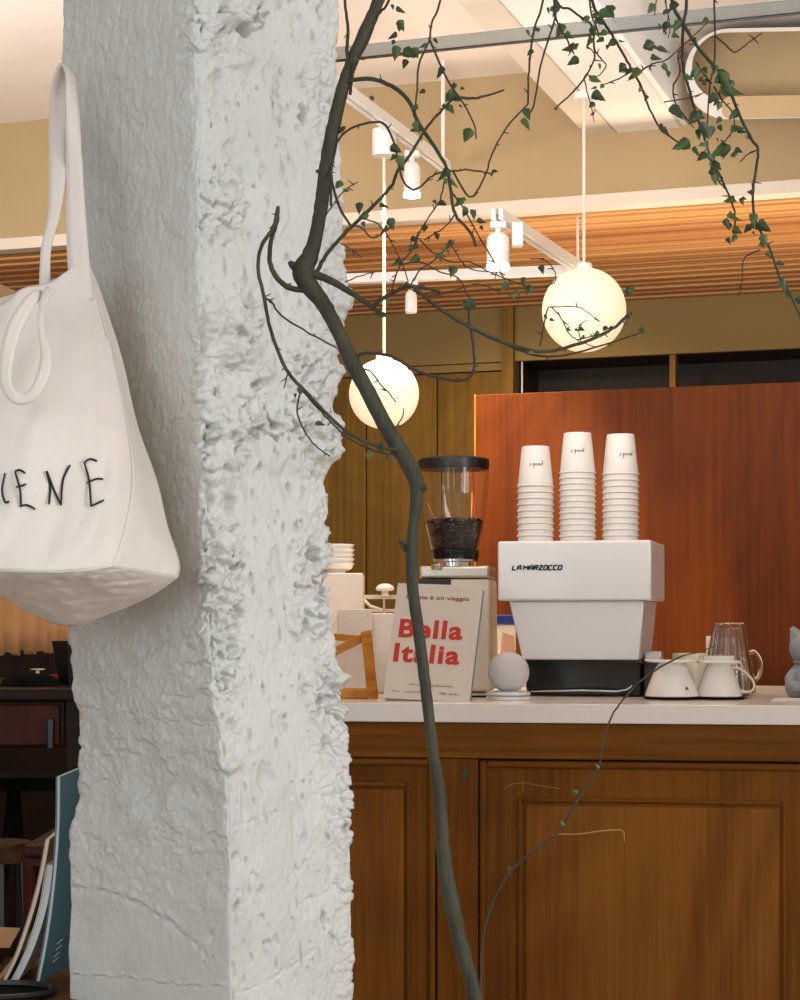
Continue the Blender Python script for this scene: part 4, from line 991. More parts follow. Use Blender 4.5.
for (px, ytop, nck, nm, txx, txy) in [(535.5, 447, 10, 'left', -6, 19), (577.5, 433.5, 13, 'middle', -7, 19), (620.5, 435, 12, 'right', -2, 21)]:
    Dq = DM+0.17; top = W(px, ytop, Dq); zc0 = zC+CT
    hstack = top.z-zc0; pitch = (hstack-0.1005)/(nck-1)
    for k in range(nck):
        z = zc0+pitch*k+0.0008
        lab = f'white paper cup, {ordn[nck-1-k]} from the top of the {nm} stack on the espresso machine' if k < nck-1 else f'topmost upturned white paper cup with tiny handwriting, {nm} stack on the espresso machine'
        if proto is None:
            t = thing('paper_cup', lab, 'cup', (top.x, Dq, z), 0, 'stacked white paper cups')
            cupo = cm.build('cup_wall', M['cup'], t); proto = t
        else:
            t = proto.copy(); COL.objects.link(t); t.location = (top.x, Dq, z); t['label'] = lab
            c_ = cupo.copy(); COL.objects.link(c_); c_.parent = t
        t.rotation_euler = (0, 0, k*0.7)
        if k == nck-1:
            t.rotation_euler = (0, 0, 0)
            m = MB()
            for s_ in scr:
                pts_ = []
                for (x, y) in s_:
                    xx = (txx-1+(x*1.5)*1.0)*Dq/F+0.0; zz = 0.1005-(txy+3-y*1.4)*Dq/F
                    r_ = 0.0435-(zz/0.1)*0.0095+0.0004; xx = max(-r_*0.9, min(r_*0.9, xx)); pts_.append(Vector((xx, -math.sqrt(max(1e-6, r_*r_-xx*xx)), zz)))
                m.tube(pts_, 0.0009, 5)
            m.build('handwritten_word', M['ink'], t)

# ------------------------------------------------------------------ grinder
DG = 4.75
go = W(455, 697, DG); go.z = CT
gr = thing('coffee_grinder', 'steel coffee grinder with a clear bean hopper standing behind the white book', 'grinder', go, -math.radians(8))
sG = DG/F
def gz(py): return (HY-py)*sG+CH-CT
MB().hexa([(-38*sG, 0, 0.005), (36*sG, 0, 0.005), (36*sG, 0.22, 0.005), (-38*sG, 0.22, 0.005)], [(-36*sG, 0.0, gz(579)), (34.5*sG, 0.0, gz(579)), (34.5*sG, 0.2, gz(579)), (-36*sG, 0.2, gz(579))]).build('body', M['cream'], gr, bevel=0.006)
MB().box(-36*sG, 34.5*sG, -0.006, 0.2, gz(578), gz(566)).build('top_cap', M['steel'], gr, bevel=0.006)
MB().box(-36*sG, -4*sG, -0.004, 0.0, gz(590), gz(579)).build('display', M['black'], gr)
cyl = 0.09
MB().lathe([(0, gz(572)), (17*sG, gz(572)), (17*sG, gz(562)), (21*sG, gz(561)), (21*sG, gz(559)), (0, gz(559))], 40, (-3*sG, cyl-0.05, 0)).build('chrome_neck', M['chrome'], gr)
MB().lathe([(0, gz(561)), (23*sG, gz(561)), (24.5*sG, gz(556)), (25*sG, gz(549)), (0, gz(549))], 48, (-4*sG, cyl, 0)).build('hopper_collar', M['blackgloss'], gr)
hp = [(549, 24.5), (540, 26.5), (525, 30.2), (505, 33.2), (485, 35), (466, 36)]
outer = [(r*sG, gz(y)) for y, r in hp]; inner = [((r-1.0)*sG, gz(y)) for y, r in hp][::-1]
MB().lathe(outer+inner, 56, (-5*sG, cyl, 0), cap=False).build('hopper', M['thinglass'], gr)
MB().lathe([(0, gz(467)), (36.0*sG, gz(467)), (36.2*sG, gz(465)), (36.2*sG, gz(457)), (35*sG, gz(455.5)), (0, gz(455))], 56, (-5.2*sG, cyl, 0)).build('hopper_lid', M['black'], gr)
MB().lathe([(10*sG, gz(467)), (10*sG, gz(490)), (9*sG, gz(490)), (9*sG, gz(467))], 30, (6*sG, cyl, 0), cap=False).build('hopper_tube', M['thinglass'], gr)
MB().lathe([(0, 0), (5*sG, 0), (6*sG, 0.004), (6*sG, 0.014), (0, 0.016)], 24, (-18*sG, -0.004, gz(570))).build('latch', M['steel'], gr, bevel=0)
# beans: a heap nobody could count
m = MB(); bc_ = Vector((-4*sG, cyl, 0)); rb = random.Random(2)
m.lathe([(0, gz(548.5)), (22*sG, gz(548)), (26*sG, gz(531)), (27.5*sG, gz(522)), (0, gz(520))], 32, bc_)
for k in range(900):
    q = rb.uniform(0, 2*math.pi)
    if k < 620:
        y = rb.uniform(519, 547); r = (np.interp(y, [505, 525, 540, 549], [32.5, 29.5, 26, 24])-3.2)*sG; p = bc_+Vector((r*math.cos(q), r*math.sin(q), gz(y)))
    else:
        r = 27*sG*math.sqrt(rb.random()); p = bc_+Vector((r*math.cos(q), r*math.sin(q), gz(519+rb.uniform(-1.5, 1.5))))
    rot = Matrix.Rotation(rb.uniform(0, 6), 3, 'X') @ Matrix.Rotation(rb.uniform(0, 6), 3, 'Z')
    m.ball(p, 0.0045, 1.25, 0.8, 0.65, n=8, rot=rot)
o = m.build('coffee_beans', M['bean'], world=True)
o.location = go; o.rotation_euler = (0, 0, -math.radians(8))
tag(o, 'dark roasted coffee beans heaped inside the clear grinder hopper', 'coffee beans', kind='stuff')

# ------------------------------------------------------------------ Bella Italia book
bl, br_, tl_, trr = W(383, 697.5, 4.30), W(469, 703, 4.26), W(398, 583, 4.42), W(483, 586, 4.38)
for p in (bl, br_): pass
bk = thing('book', 'white book titled Bella Italia propped upright on the worktop', 'book', (bl+br_)/2)
off = -min(bl.z, br_.z)+CT+0.001
def B(s, t, e=0.0):
    p = bl.lerp(br_, s).lerp(tl_.lerp(trr, s), t); return p+nB*e
nB = (br_-bl).cross(tl_-bl).normalized()
if nB.y > 0: nB = -nB
TB = 0.024
MB().hexa([B(0,0), B(1,0), B(1,1), B(0,1)], [B(0,0,-.002), B(1,0,-.002), B(1,1,-.002), B(0,1,-.002)]).build('front_cover', M['cover'], bk, world=True)
MB().hexa([B(0.01,0.006,-.0022), B(0.985,0.006,-.0022), B(0.985,0.99,-.0022), B(0.01,0.99,-.0022)], [B(0.01,0.006,-TB), B(0.985,0.006,-TB), B(0.985,0.99,-TB), B(0.01,0.99,-TB)]).build('pages', M['paper'], bk, world=True)
MB().hexa([B(0,0,-TB-.0002), B(1,0,-TB-.0002), B(1,1,-TB-.0002), B(0,1,-TB-.0002)], [B(0,0,-TB-.002), B(1,0,-TB-.002), B(1,1,-TB-.002), B(0,1,-TB-.002)]).build('back_cover', M['teal'], bk, world=True)
def text_mesh(txt, bold=0.0):
    cu_ = bpy.data.curves.new('lettering', 'FONT'); cu_.body = txt; cu_.size = 1.0; cu_.offset = bold; cu_.space_character = 1.0+bold*3.4; cu_.resolution_u = 4
    ob = bpy.data.objects.new('lettering', cu_); COL.objects.link(ob)
    dg = bpy.context.evaluated_depsgraph_get(); me_ = bpy.data.meshes.new_from_object(ob.evaluated_get(dg))
    vs_ = [v.co.copy() for v in me_.vertices]; fs_ = [tuple(p.vertices) for p in me_.polygons]
    bpy.data.objects.remove(ob); bpy.data.curves.remove(cu_); bpy.data.meshes.remove(me_)
    return vs_, fs_
def put_text(txt, s0, s1, t0, hcap, bold, mt, name, slant=0.0):
    vs_, fs_ = text_mesh(txt, bold)
    x0 = min(v.x for v in vs_); x1 = max(v.x for v in vs_)
    cap = 0.73
    m = MB(); m.add([B(s0+(v.x-x0)/(x1-x0)*(s1-s0)+v.y*slant, t0+v.y/cap*hcap, 0.0006) for v in vs_], fs_)
    return m.build(name, mt, bk, world=True)
put_text('Bella', 0.085, 0.83, 0.53, 0.158, 0.034, M['red'], 'title_lettering')
put_text('Italia', 0.06, 0.83, 0.318, 0.158, 0.034, M['red'], 'title_lettering')
put_text('La vita \u00e8 un viaggio', 0.12, 0.86, 0.865, 0.035, 0.02, M['brownink'], 'subtitle_lettering')
m = MB()          # unreadable small print: short ink dashes
for t_, runs in ((0.118, [(0.28, 0.46), (0.50, 0.66), (0.68, 0.80)]), (0.055, [(0.10, 0.18), (0.24, 0.42), (0.44, 0.52), (0.64, 0.74), (0.76, 0.88)])):
    for s0, s1 in runs:
        k = s0
        while k < s1:
            w_ = rnd.uniform(0.006, 0.014); h_ = rnd.choice([0.012, 0.012, 0.018])
            m.add([B(k, t_, .0005), B(k+w_*0.6, t_, .0005), B(k+w_*0.6, t_+h_, .0005), B(k, t_+h_, .0005)], [(0,1,2,3)]); k += w_+0.004
m.build('small_print', M['brownink'], bk, world=True)

# ------------------------------------------------------------------ sphere speaker
sc_ = W(508.5, 679, 4.36)
s4 = 4.36/F
spk = thing('smart_speaker', 'small white ball-shaped speaker on a round white base beside the book', 'speaker', (sc_.x, sc_.y, CT))
MB().lathe([(0, 0), (21.5*s4, 0), (22.5*s4, 0.002), (22.5*s4, 0.007), (21*s4, 0.009), (17*s4, 0.0095), (17*s4, 0.011), (22*s4, 0.012), (22*s4, 0.018), (20*s4, 0.0195), (0, 0.0195)], 40).build('base', M['white'], spk)
MB().ball((0, 0, 0.0195+20.5*s4*0.93), 20.8*s4, 1, 1, 0.98, n=40).build('sphere', M['speaker'], spk)
cb = MB(); cb.tube(smooth_path([W(492, 698, 4.5), W(480, 700, 4.55), W(470, 700, 4.6)], 4), 0.003, 6)
MB().tube(smooth_path([(-0.03, 0.06, 0.004), (-0.06, 0.09, 0.004), (-0.12, 0.1, 0.004)], 5), 0.003, 6).build('cable', M['black'], spk)

# ------------------------------------------------------------------ wooden frame at the left end of the counter
fD = 4.45
fr = thing('display_frame', 'honey wood display frame leaning at the pillar edge of the worktop', 'frame', (W(350, 700, fD).x, fD, CT))
def bar(p, q, wv, dv):
    p = Vector(p); q = Vector(q); d = (q-p)
    return MB().prism([p, p+Vector(wv), p+Vector(wv)+Vector(dv), p+Vector(dv)], d)
s5 = fD/F
tr_ = W(371, 630, fD); brp = W(378, 697, fD-0.06); brp.z = CT+0.001; blp = W(322, 703, fD-0.03); blp.z = CT+0.001; tlp = W(318, 655, fD+0.02)
MB().prism([tr_, tr_+Vector((-0.024, 0, -0.004)), tr_+Vector((-0.024, 0.05, -0.004)), tr_+Vector((0, 0.05, 0))], brp-tr_).build('side_bar', M['framewood'], fr, world=True, bevel=0.002)
MB().prism([tlp, tlp+Vector((0, 0, -0.022)), tlp+Vector((0, 0.05, -0.022)), tlp+Vector((0, 0.05, 0))], tr_-tlp-Vector((0.004, 0, 0))).build('top_bar', M['framewood'], fr, world=True, bevel=0.002)
MB().prism([blp, blp+Vector((0, 0, 0.022)), blp+Vector((0, 0.05, 0.022)), blp+Vector((0, 0.05, 0))], brp-blp).build('bottom_bar', M['framewood'], fr, world=True, bevel=0.002)
rbk0 = W(318, 632, fD+0.1); rbk1 = W(362, 636, fD+0.06)
MB().prism([rbk0, rbk0+Vector((0, 0, -0.016)), rbk0+Vector((0, 0.03, -0.016)), rbk0+Vector((0, 0.03, 0))], rbk1-rbk0).build('rear_bar', M['framewood'], fr, world=True, bevel=0.002)
g4 = [tlp+Vector((0, 0.03, -0.01)), tr_+Vector((-0.012, 0.03, -0.006)), brp+Vector((-0.012, 0.03, 0.01)), blp+Vector((0, 0.03, 0.01))]
MB().prism(g4, (0, 0.003, 0)).build('glass_pane', M['glass'], fr, world=True)

# white appliances behind it
def boxpx(name, px0, px1, py0, py1, D, depth, m_, parent, bevel=0.004, floor_=False):
    a = W(px0, py1, D); b_ = W(px1, py0, D); z0_ = CT+0.001 if floor_ else a.z
    return MB().box(a.x, b_.x, D, D+depth, z0_, b_.z).build(name, m_, parent, world=True, bevel=bevel)
wb = thing('white_cabinet', 'tall plain white cabinet box under the bowl stack beside the pillar', 'box', (W(345, 690, 5.0).x, 5.0, CT))
boxpx('body', 315, 363, 573, 690, 5.0, 0.2, M['offwhite'], wb, floor_=True)
wb2 = thing('ice_dispenser', 'low white metal appliance with small rivets behind the wooden frame', 'appliance', (W(360, 690, 4.72).x, 4.72, CT))
boxpx('body', 337, 394, 613, 690, 4.74, 0.18, M['offwhite'], wb2, floor_=True)
boxpx('front_plate', 338, 372, 609, 690, 4.715, 0.022, M['offwhite'], wb2, floor_=True, bevel=0.003)
for x in (344, 368):
    p = W(x, 616, 4.714); MB().ball(p, 0.002, n=8).build('rivet', M['steel'], wb2, world=True)
proto = None
for k in range(5):
    lab = 'white bowl, %s from the top of the stack beside the pillar' % ordn[k]
    Db = 5.1; c_ = W(336, 569-0, Db)
    zz = CH+(HY-573)/F*5.0+0.001+0.0125*(4-k)
    if proto is None:
        proto = thing('bowl', lab, 'bowl', (c_.x, Db, zz), 0, 'white bowls stacked on the cabinet')
        bo = MB().lathe([(0, 0), (0.024, 0), (0.026, 0.006), (0.042, 0.012), (0.049, 0.024), (0.051, 0.027), (0.049, 0.028), (0.045, 0.025), (0.036, 0.014), (0, 0.010)], 36).build('bowl_wall', M['ceramic'], proto)
        t = proto
    else:
        t = proto.copy(); COL.objects.link(t); t.location = (c_.x, Db, zz); t['label'] = lab
        q = bo.copy(); COL.objects.link(q); q.parent = t
    t.scale = (1, 1, 1)
rk = thing('wire_rack', 'thin pale rack holding white handles behind the book', 'rack', (W(376, 612, 5.0).x, 5.0, CT))
for (x0, x1, y0, y1) in ((356, 398, 595, 599), (361, 363, 599, 690), (383, 385, 599, 690), (356, 398, 609, 612)):
    boxpx('rack_bar', x0, x1, y0, y1, 5.02, 0.012, M['cream'], rk, bevel=0.001, floor_=(y1 == 690))
m = MB(); p = [W(364, 600, 5.0), W(370, 606, 4.99), W(382, 610, 4.98)]; m.tube(p, 0.004, 8); m.build('handle', M['offwhite'], rk, world=True)
m = MB(); c_ = W(385, 596, 5.0)
mk = thing('mushroom_knob', 'small white mushroom-shaped lid standing on the rack left of the book', 'lid', c_)
MB().lathe([(0, 0), (0.014, 0), (0.010, 0.004), (0.009, 0.012), (0.022, 0.014), (0.025, 0.019), (0.021, 0.027), (0.012, 0.032), (0, 0.033)], 28).build('knob_body', M['ceramic'], mk)

# blue lidded tub behind machine and packets
tb = thing('storage_tub', 'white tub with a blue lid between the grinder and espresso machine', 'tub', (W(503, 655, 5.2).x, 5.2, CT))
boxpx('tub_body', 486, 516, 624, 690, 5.2, 0.1, M['white'], tb, floor_=True)
boxpx('lid', 484, 518, 615, 624, 5.19, 0.12, M['blue'], tb, bevel=0.002)
pk = thing('packet', 'pale pink paper packet between the grinder and espresso machine', 'packet', (W(508, 660, 5.0).x, 5.0, CT))
MB().hexa([W(498,690,5.0)*1, W(520,690,5.0), W(520,690,5.04), W(498,690,5.04)], [W(502,632,5.02), W(514,636,5.02), W(514,636,5.03), W(502,632,5.03)]).build('packet_body', M['pink'], pk, world=True)
for v in pk.children if False else []: pass

# ------------------------------------------------------------------ drippers on a tray, cups, glasses
Dd = 4.38; sd = Dd/F
ty = thing('serving_tray', 'thin black tray under the white ceramic drippers on the worktop', 'tray', (W(700, 703, Dd).x, Dd+0.06, CT), -CY)
MB().hexa([(-0.115, -0.06, 0), (0.105, -0.06, 0), (0.118, 0.10, 0), (-0.115, 0.10, 0)], [(-0.122, -0.066, 0.007), (0.112, -0.066, 0.007), (0.128, 0.108, 0.007), (-0.122, 0.108, 0.007)]).build('tray_body', M['black'], ty, bevel=0.002)
zt = CT+0.0075
def dripper(px, wb_, h, label, handle, D, ring):
    t = thing('coffee_dripper', label, 'dripper', (W(px, 700, D).x, D, zt), 0, 'white ceramic drippers upturned on the tray')
    s_ = D/F; R = wb_/2*s_
    H = h*s_
    MB().lathe([(R*0.97, 0), (R, 0.002), (R*0.99, 0.005), (R*0.86, H*0.32), (R*0.66, H*0.68), (R*0.52, H*0.84), (R*0.50, H*0.9), (R*0.44, H*0.9), (R*0.9, 0.003)], 48, cap=False).build('cone', M['ceramic'], t)
    MB().lathe([(0, H*0.88), (R*0.5, H*0.88), (R*0.92, H*0.90), (R*0.95, H*0.94), (R*0.90, H*0.97), (0, H*0.97)], 48, sx=1.0).build('flange', M['ceramic'], t)
    if ring: MB().lathe([(0, H*0.96), (R*0.66, H*0.96), (R*0.68, H*1.09), (R*0.62, H*1.1), (0, H*1.05)], 40).build('foot_ring', M['ceramic'], t)
    if handle:
        MB().tube(smooth_path([(R*0.52, -0.01, H*0.78), (R*0.95, -0.01, H*0.72), (R*1.36, -0.012, H*0.48), (R*1.48, -0.014, H*0.27), (R*1.3, -0.014, H*0.13), (R*0.90, -0.01, H*0.15)], 6), 0.0028, 8).build('handle', M['creamcup'], t)
    else:
        MB().hexa([(-R*1.0, -0.012, H*0.92), (-R*0.6, -0.02, H*0.88), (-R*0.6, 0.02, H*0.88), (-R*1.0, 0.012, H*0.92)], [(-R*1.02, -0.012, H*0.97), (-R*0.6, -0.02, H*0.965), (-R*0.6, 0.02, H*0.965), (-R*1.02, 0.012, H*0.97)]).build('pouring_lip', M['ceramic'], t, bevel=0.002)
        m = MB(); a = Vector((R*0.42, -R*0.80, H*0.18)); m.tube([a, a+Vector((-0.002, 0.008, 0.012))], [0.0055, 0.002], 6); m.build('logo_mark', M['teallogo'], t)
    return t
dripper(672, 54, 38, 'white dripper without a handle, left one on the black tray', False, Dd, False)
dripper(719, 46, 37, 'white dripper with a thin looped handle, right one on the black tray', True, Dd, True)
def tumbler(px, py0, wpx, D, label, m_, name='cup', zb_=None, cat='cup', taper=0.85):
    t = thing(name, label, cat, (W(px, 700, D).x, D, CT if zb_ is None else zb_)); s_ = D/F; R = wpx/2*s_; H = (CH+(HY-py0)*s_)-(CT if zb_ is None else zb_)
    MB().lathe([(0, 0), (R*taper, 0), (R*taper, 0.002), (R, H*0.9), (R*0.97, H-0.002), (R*0.90, H), (0, H)], 40).build('cup_body', m_, t)
    return t
tumbler(690, 653, 36, 4.60, 'tall cream ceramic cup behind the two white drippers', M['creamcup'], 'canister', cat='canister')
tumbler(714, 636, 16, 4.85, 'small white cup half hidden behind the fluted glasses', M['cup'], 'beaker', cat='cup')
# fluted glasses upturned, nested
proto = None
DgL = 4.62; s_ = DgL/F
def fluted(Rb, Rt, H, n=80, fl=0.03, wall=0.0028):
    m = MB(); prof = [(Rb, 0), (Rb*0.985, H*0.25), (lerp(Rb, Rt, 0.55), H*0.55), (Rt*1.02, H*0.9), (Rt*0.9, H)]
    out = []
    for inner_ in (0, 1):
        pr = prof if not inner_ else [(r-wall, z-(wall if k == len(prof)-1 else 0)) for k, (r, z) in enumerate(prof)]
        rows_ = [[Vector(((r*(1+(0 if inner_ else fl)*math.cos(2*math.pi*j/n*20)))*math.cos(2*math.pi*j/n), (r*(1+(0 if inner_ else fl)*math.cos(2*math.pi*j/n*20)))*math.sin(2*math.pi*j/n), z)) for j in range(n+1)] for r, z in pr]
        c_ = [[rows_[-1][j]*1.0 for j in range(n+1)], [Vector((0, 0, rows_[-1][0].z)) for j in range(n+1)]]
        m.grid(rows_); m.grid(c_, False)
        out.append(rows_)
    m.grid([out[0][0], out[1][0]])
    return m
for k, (px, H_, lab, zo) in enumerate([(729, 0.172, 'front clear fluted glass mug turned upside down right of the drippers', 0.0005)]):
    t = thing('glass_mug', lab, 'glass', (W(px, 700, DgL).x, DgL, CT+zo), 0, 'clear fluted glass mugs')
    H = (CH+(HY-623)*s_)-CT
    fluted(26*s_, 16.5*s_, H, 160).build('glass_wall', M['glass'], t, weld=True)
    Rr = 24*s_
    MB().tube(smooth_path([(Rr*0.86, 0, H*0.58), (Rr*1.05, 0, H*0.60), (Rr*1.28, 0, H*0.50), (Rr*1.32, 0, H*0.36), (Rr*1.2, 0, H*0.24), (Rr*1.0, 0, H*0.20)], 6), 0.0048, 10).build('handle', M['glass'], t)
t = thing('glass_mug', 'second clear fluted glass mug nested inside the front upturned mug', 'glass', (W(727, 700, DgL).x, DgL, CT+0.0005), 0, 'clear fluted glass mugs')
fluted(21.5*s_, 13.5*s_, H-0.012, 160, 0.02).build('glass_wall', M['glass'], t, weld=True)

# ------------------------------------------------------------------ lucky cat figurine and card
Dc = 4.45; sc = Dc/F
ct = thing('cat_figurine', 'matte grey ceramic beckoning cat figurine at the right edge of the worktop', 'figurine', (W(815, 700, Dc).x, Dc, CT), math.radians(-4))
def cpx(x, y): return Vector(((x-815)*sc, 0, CH+(HY-y)*sc-CT))
m = MB()
zz = lambda y: CH+(HY-y)*sc-CT
m.lathe([(0, 0), (0.050, 0), (0.064, 0.006), (0.070, 0.02), (0.069, 0.035), (0.062, 0.055), (0.052, 0.072), (0.045, 0.083), (0.03, 0.09), (0, 0.092)], 40, sy=0.85)
m.ball((0, -0.004, 0.116), 0.056, 1.08, 0.85, 0.80, n=36)
for s1 in (-1, 1):
    m.add([(s1*0.060, -0.002, 0.120), (s1*0.059, 0.0, 0.164), (s1*0.050, 0.0, 0.170), (s1*0.018, -0.004, 0.150), (s1*0.036, 0.026, 0.128), (s1*0.030, -0.034, 0.130)], [(0,1,5),(1,2,5),(2,3,5),(3,2,4),(2,1,4),(1,0,4),(0,5,3,4)], True)
    m.ball((s1*0.03, -0.048, 0.012), 0.018, 1, 1.3, 0.75, n=20)
bo = m.build('body', M['catgrey'], ct); rm = bo.modifiers.new('remesh', 'REMESH'); rm.mode = 'VOXEL'; rm.voxel_size = 0.0022; rm.use_smooth_shade = True
sm_ = bo.modifiers.new('smooth', 'SMOOTH'); sm_.iterations = 5
MB().tube(smooth_path([(-0.050, -0.02, 0.06), (-0.062, -0.035, 0.045), (-0.056, -0.052, 0.03), (-0.04, -0.058, 0.03)], 5), [0.013]*15+[0.010], 12).build('paw', M['catgrey'], ct)
MB().tube([(0.048*math.cos(q), -0.004+0.042*math.sin(q), 0.085) for q in [2*math.pi*i/32 for i in range(33)]], 0.0035, 8).build('collar', M['catgrey'], ct)
m = MB()
for s1 in (-1, 1): m.tube([(s1*0.022+0.011*math.cos(q), -0.0465-0.002*math.sin(q), 0.126-0.005*math.sin(q)) for q in [math.pi*i/8 for i in range(9)]], 0.0012, 6)
m.ball((0, -0.051, 0.112), 0.004, 1.2, 0.6, 0.8, n=10)
m.build('face_relief', M['catgrey'], ct)
cdp = thing('paper_card', 'folded white paper card lying in front of the grey cat figurine', 'card', (W(800, 704, 4.27).x, 4.27, CT))
MB().hexa([(-0.07, -0.02, 0.0005), (0.12, -0.02, 0.0005), (0.12, 0.07, 0.0005), (-0.045, 0.06, 0.0005)], [(-0.07, -0.02, 0.002), (0.12, -0.02, 0.002), (0.12, 0.07, 0.004), (-0.045, 0.06, 0.006)]).build('card_sheet', M['paper'], cdp)

# ------------------------------------------------------------------ left room behind the pillar
# peach curtain along the left side
ca = W(-70, HY, 4.0); cb_ = W(110, HY, 5.6); ca.z = cb_.z = 0
cur = thing('curtain', 'pleated peach linen curtain hanging left of the pillar above the dark sideboard', 'curtain', (ca+cb_)/2)
m = MB(); G = []; nn_ = 220; dirc = (cb_-ca); nrmc = Vector((-dirc.y, dirc.x, 0)).normalized()
for zi in range(14):
    v = zi/13; z = 1.02+0.80*v; row = []
    for i in range(nn_+1):
        u = i/nn_; amp = 0.018*(1-0.35*v)
        o_ = amp*math.sin(u*95+1.6*math.sin(u*23+v*1.1))+0.008*math.sin(u*230+v*3+2*math.sin(u*31))
        zz_ = z + (0.006*math.sin(u*62) if zi == 0 else 0)
        row.append(ca+dirc*u+nrmc*o_+Vector((0, 0, zz_)))
    G.append(row)
m.grid(G); m.build('cloth', M['peach'], cur, world=True, solid=0.002)
MB().tube([ca+Vector((0, 0, 1.832)), cb_+Vector((0, 0, 1.832))], 0.011, 10).build('curtain_rod', M['trimwhite'], cur, world=True)
# low wall under it (dark panelling) and sideboard
sb = thing('sideboard', 'dark brown sideboard with a drawer below the peach curtain', 'sideboard', W(30, 700, 3.6)*1.0)
sb.location.z = 0
x0 = W(-120, HY, 3.6).x; x1 = W(64, HY, 3.6).x; zt_ = CH+(HY-694)/F*3.6; zm = CH+(HY-748)/F*3.6
MB().box(x0, x1, 3.6, 4.1, zm, zt_-0.012).build('case', M['darkbrown'], sb, world=True, bevel=0.004)
MB().box(x0-0.01, W(80, HY, 3.6).x, 3.58, 4.3, zt_-0.012, zt_+0.01).build('top_board', M['darkbrown'], sb, world=True, bevel=0.004)
dw = MB().box(W(-60, HY, 3.6).x, W(60, HY, 3.6).x, 3.585, 3.6, zm+0.006, zt_-0.02).build('drawer', M['redbrown'], sb, world=True, bevel=0.003)
MB().box(W(48, HY, 3.58).x, W(54, HY, 3.58).x, 3.57, 3.585, zm+0.0, zt_-0.045).build('handle', M['black'], dw, world=True, bevel=0.002)
for (xx, yy) in ((W(66, HY, 3.6).x, 3.6), (W(66, HY, 3.6).x, 4.1), (x0, 3.6), (x0, 4.1)):
    MB().hexa([(xx+0.02, yy, 0), (xx+0.045, yy, 0), (xx+0.045, yy+0.03, 0), (xx+0.02, yy+0.03, 0)], [(xx, yy, zt_-0.012), (xx+0.028, yy, zt_-0.012), (xx+0.028, yy+0.03, zt_-0.012), (xx, yy+0.03, zt_-0.012)]).build('leg', M['darkbrown'], sb, world=True)
pw = room('wall_sideboard', MB().box(ca.dot(U)-1.2, ca.dot(U)-0.2, 5.0, 5.06, 0, 1.02), M['darkbrown'])
bpln = thing('planter', 'tapered black planter beside the pillar on the dark sideboard', 'planter', (W(66, HY, 3.75).x, 3.8, zt_+0.011))
hP = CH+(HY-641)/F*3.8-(zt_+0.011)
MB().lathe([(0, 0), (0.020, 0), (0.034, hP), (0.031, hP), (0.02, 0.01), (0, 0.01)], 4, sx=1.1).build('planter_body', M['black'], bpln)
dm = thing('domed_lid', 'low black domed lid lying on the dark sideboard', 'lid', (W(28, HY, 3.72).x, 3.75, zt_+0.0105))
MB().lathe([(0, 0), (0.062, 0), (0.055, 0.012), (0.035, 0.022), (0, 0.026)], 36).build('lid_body', M['dark'], dm)
rb_ = thing('red_dish', 'small dark red dish on the sideboard beside the planter', 'dish', (W(54, HY, 3.95).x, 4.0, zt_+0.0105))
MB().lathe([(0, 0), (0.012, 0), (0.024, 0.014), (0.022, 0.014), (0, 0.004)], 24).build('dish_body', M['red'], rb_)
gs = thing('glass_stand', 'tiny pale cake stand on the sideboard behind the black lid', 'stand', (W(33, HY, 4.0).x, 4.05, zt_+0.0105))
MB().lathe([(0, 0), (0.012, 0), (0.004, 0.004), (0.004, 0.022), (0.015, 0.024), (0.015, 0.026), (0, 0.026)], 24).build('stand_body', M['offwhite'], gs)
# dark furniture lower left
def stool(px, pytop, D, R, lab, mseat, mleg, legs=4, crossx=False):
    top = W(px, pytop, D); t = thing('stool', lab, 'stool', (top.x, top.y, 0), 0.3)
    MB().lathe([(0, top.z-0.03), (R*0.96, top.z-0.03), (R, top.z-0.024), (R, top.z-0.006), (R*0.97, top.z), (0, top.z)], 40).build('seat', mseat, t)
    for k in range(legs):
        q = k*2*math.pi/legs; MB().tube([(R*0.7*math.cos(q), R*0.7*math.sin(q), top.z-0.03), (R*1.1*math.cos(q), R*1.1*math.sin(q), 0)], [0.012, 0.014], 8).build('leg', mleg, t)
    return t
stool(-4, 842, 3.1, 0.058, 'small round dark wooden stool left of the leaning books', M['darktop'], M['black'])
chz = W(40, 846, 2.9)
ch_ = thing('wooden_chair', 'red-brown wooden chair behind the leaning books', 'chair', (chz.x, 3.0, 0))
zc_ = chz.z
MB().box(W(22, HY, 2.9).x, W(80, HY, 2.9).x, 2.9, 3.2, zc_-0.018, zc_).build('seat', M['redbrown'], ch_, world=True, bevel=0.005)
MB().box(W(24, HY, 2.9).x, W(78, HY, 2.9).x, 2.91, 2.93, zc_-0.032, zc_-0.02).build('apron', M['redbrown'], ch_, world=True)
for xx in (24, 72):
    for yy in (2.92, 3.16): MB().tube([(W(xx+2, HY, 2.9).x, yy, zc_-0.018), (W(xx+8, HY, 2.9).x, yy, 0)], 0.010, 8).build('leg', M['redbrown'], ch_, world=True)
MB().tube([(W(26, HY, 2.9).x, 2.92, zc_-0.09), (W(78, HY, 2.9).x, 2.92, zc_-0.09)], 0.006, 8).build('stretcher', M['redbrown'], ch_, world=True)
xs = thing('folding_trestle', 'black cross-legged trestle under the sideboard in the dark', 'trestle', (W(15, HY, 4.4).x, 4.4, 0))
zz_ = W(0, 786, 4.4).z
MB().box(W(-60, HY, 4.4).x, W(60, HY, 4.4).x, 4.38, 4.6, zz_-0.01, zz_+0.02).build('top_board', M['dark'], xs, world=True)
for (xa, xb) in ((14, -24), (14, 40)): MB().tube([(W(xa, HY, 4.4).x, 4.4, zz_), (W(xb, 0, 4.4).x, 4.4, 0.0)], 0.014, 8).build('leg', M['dark'], xs, world=True)

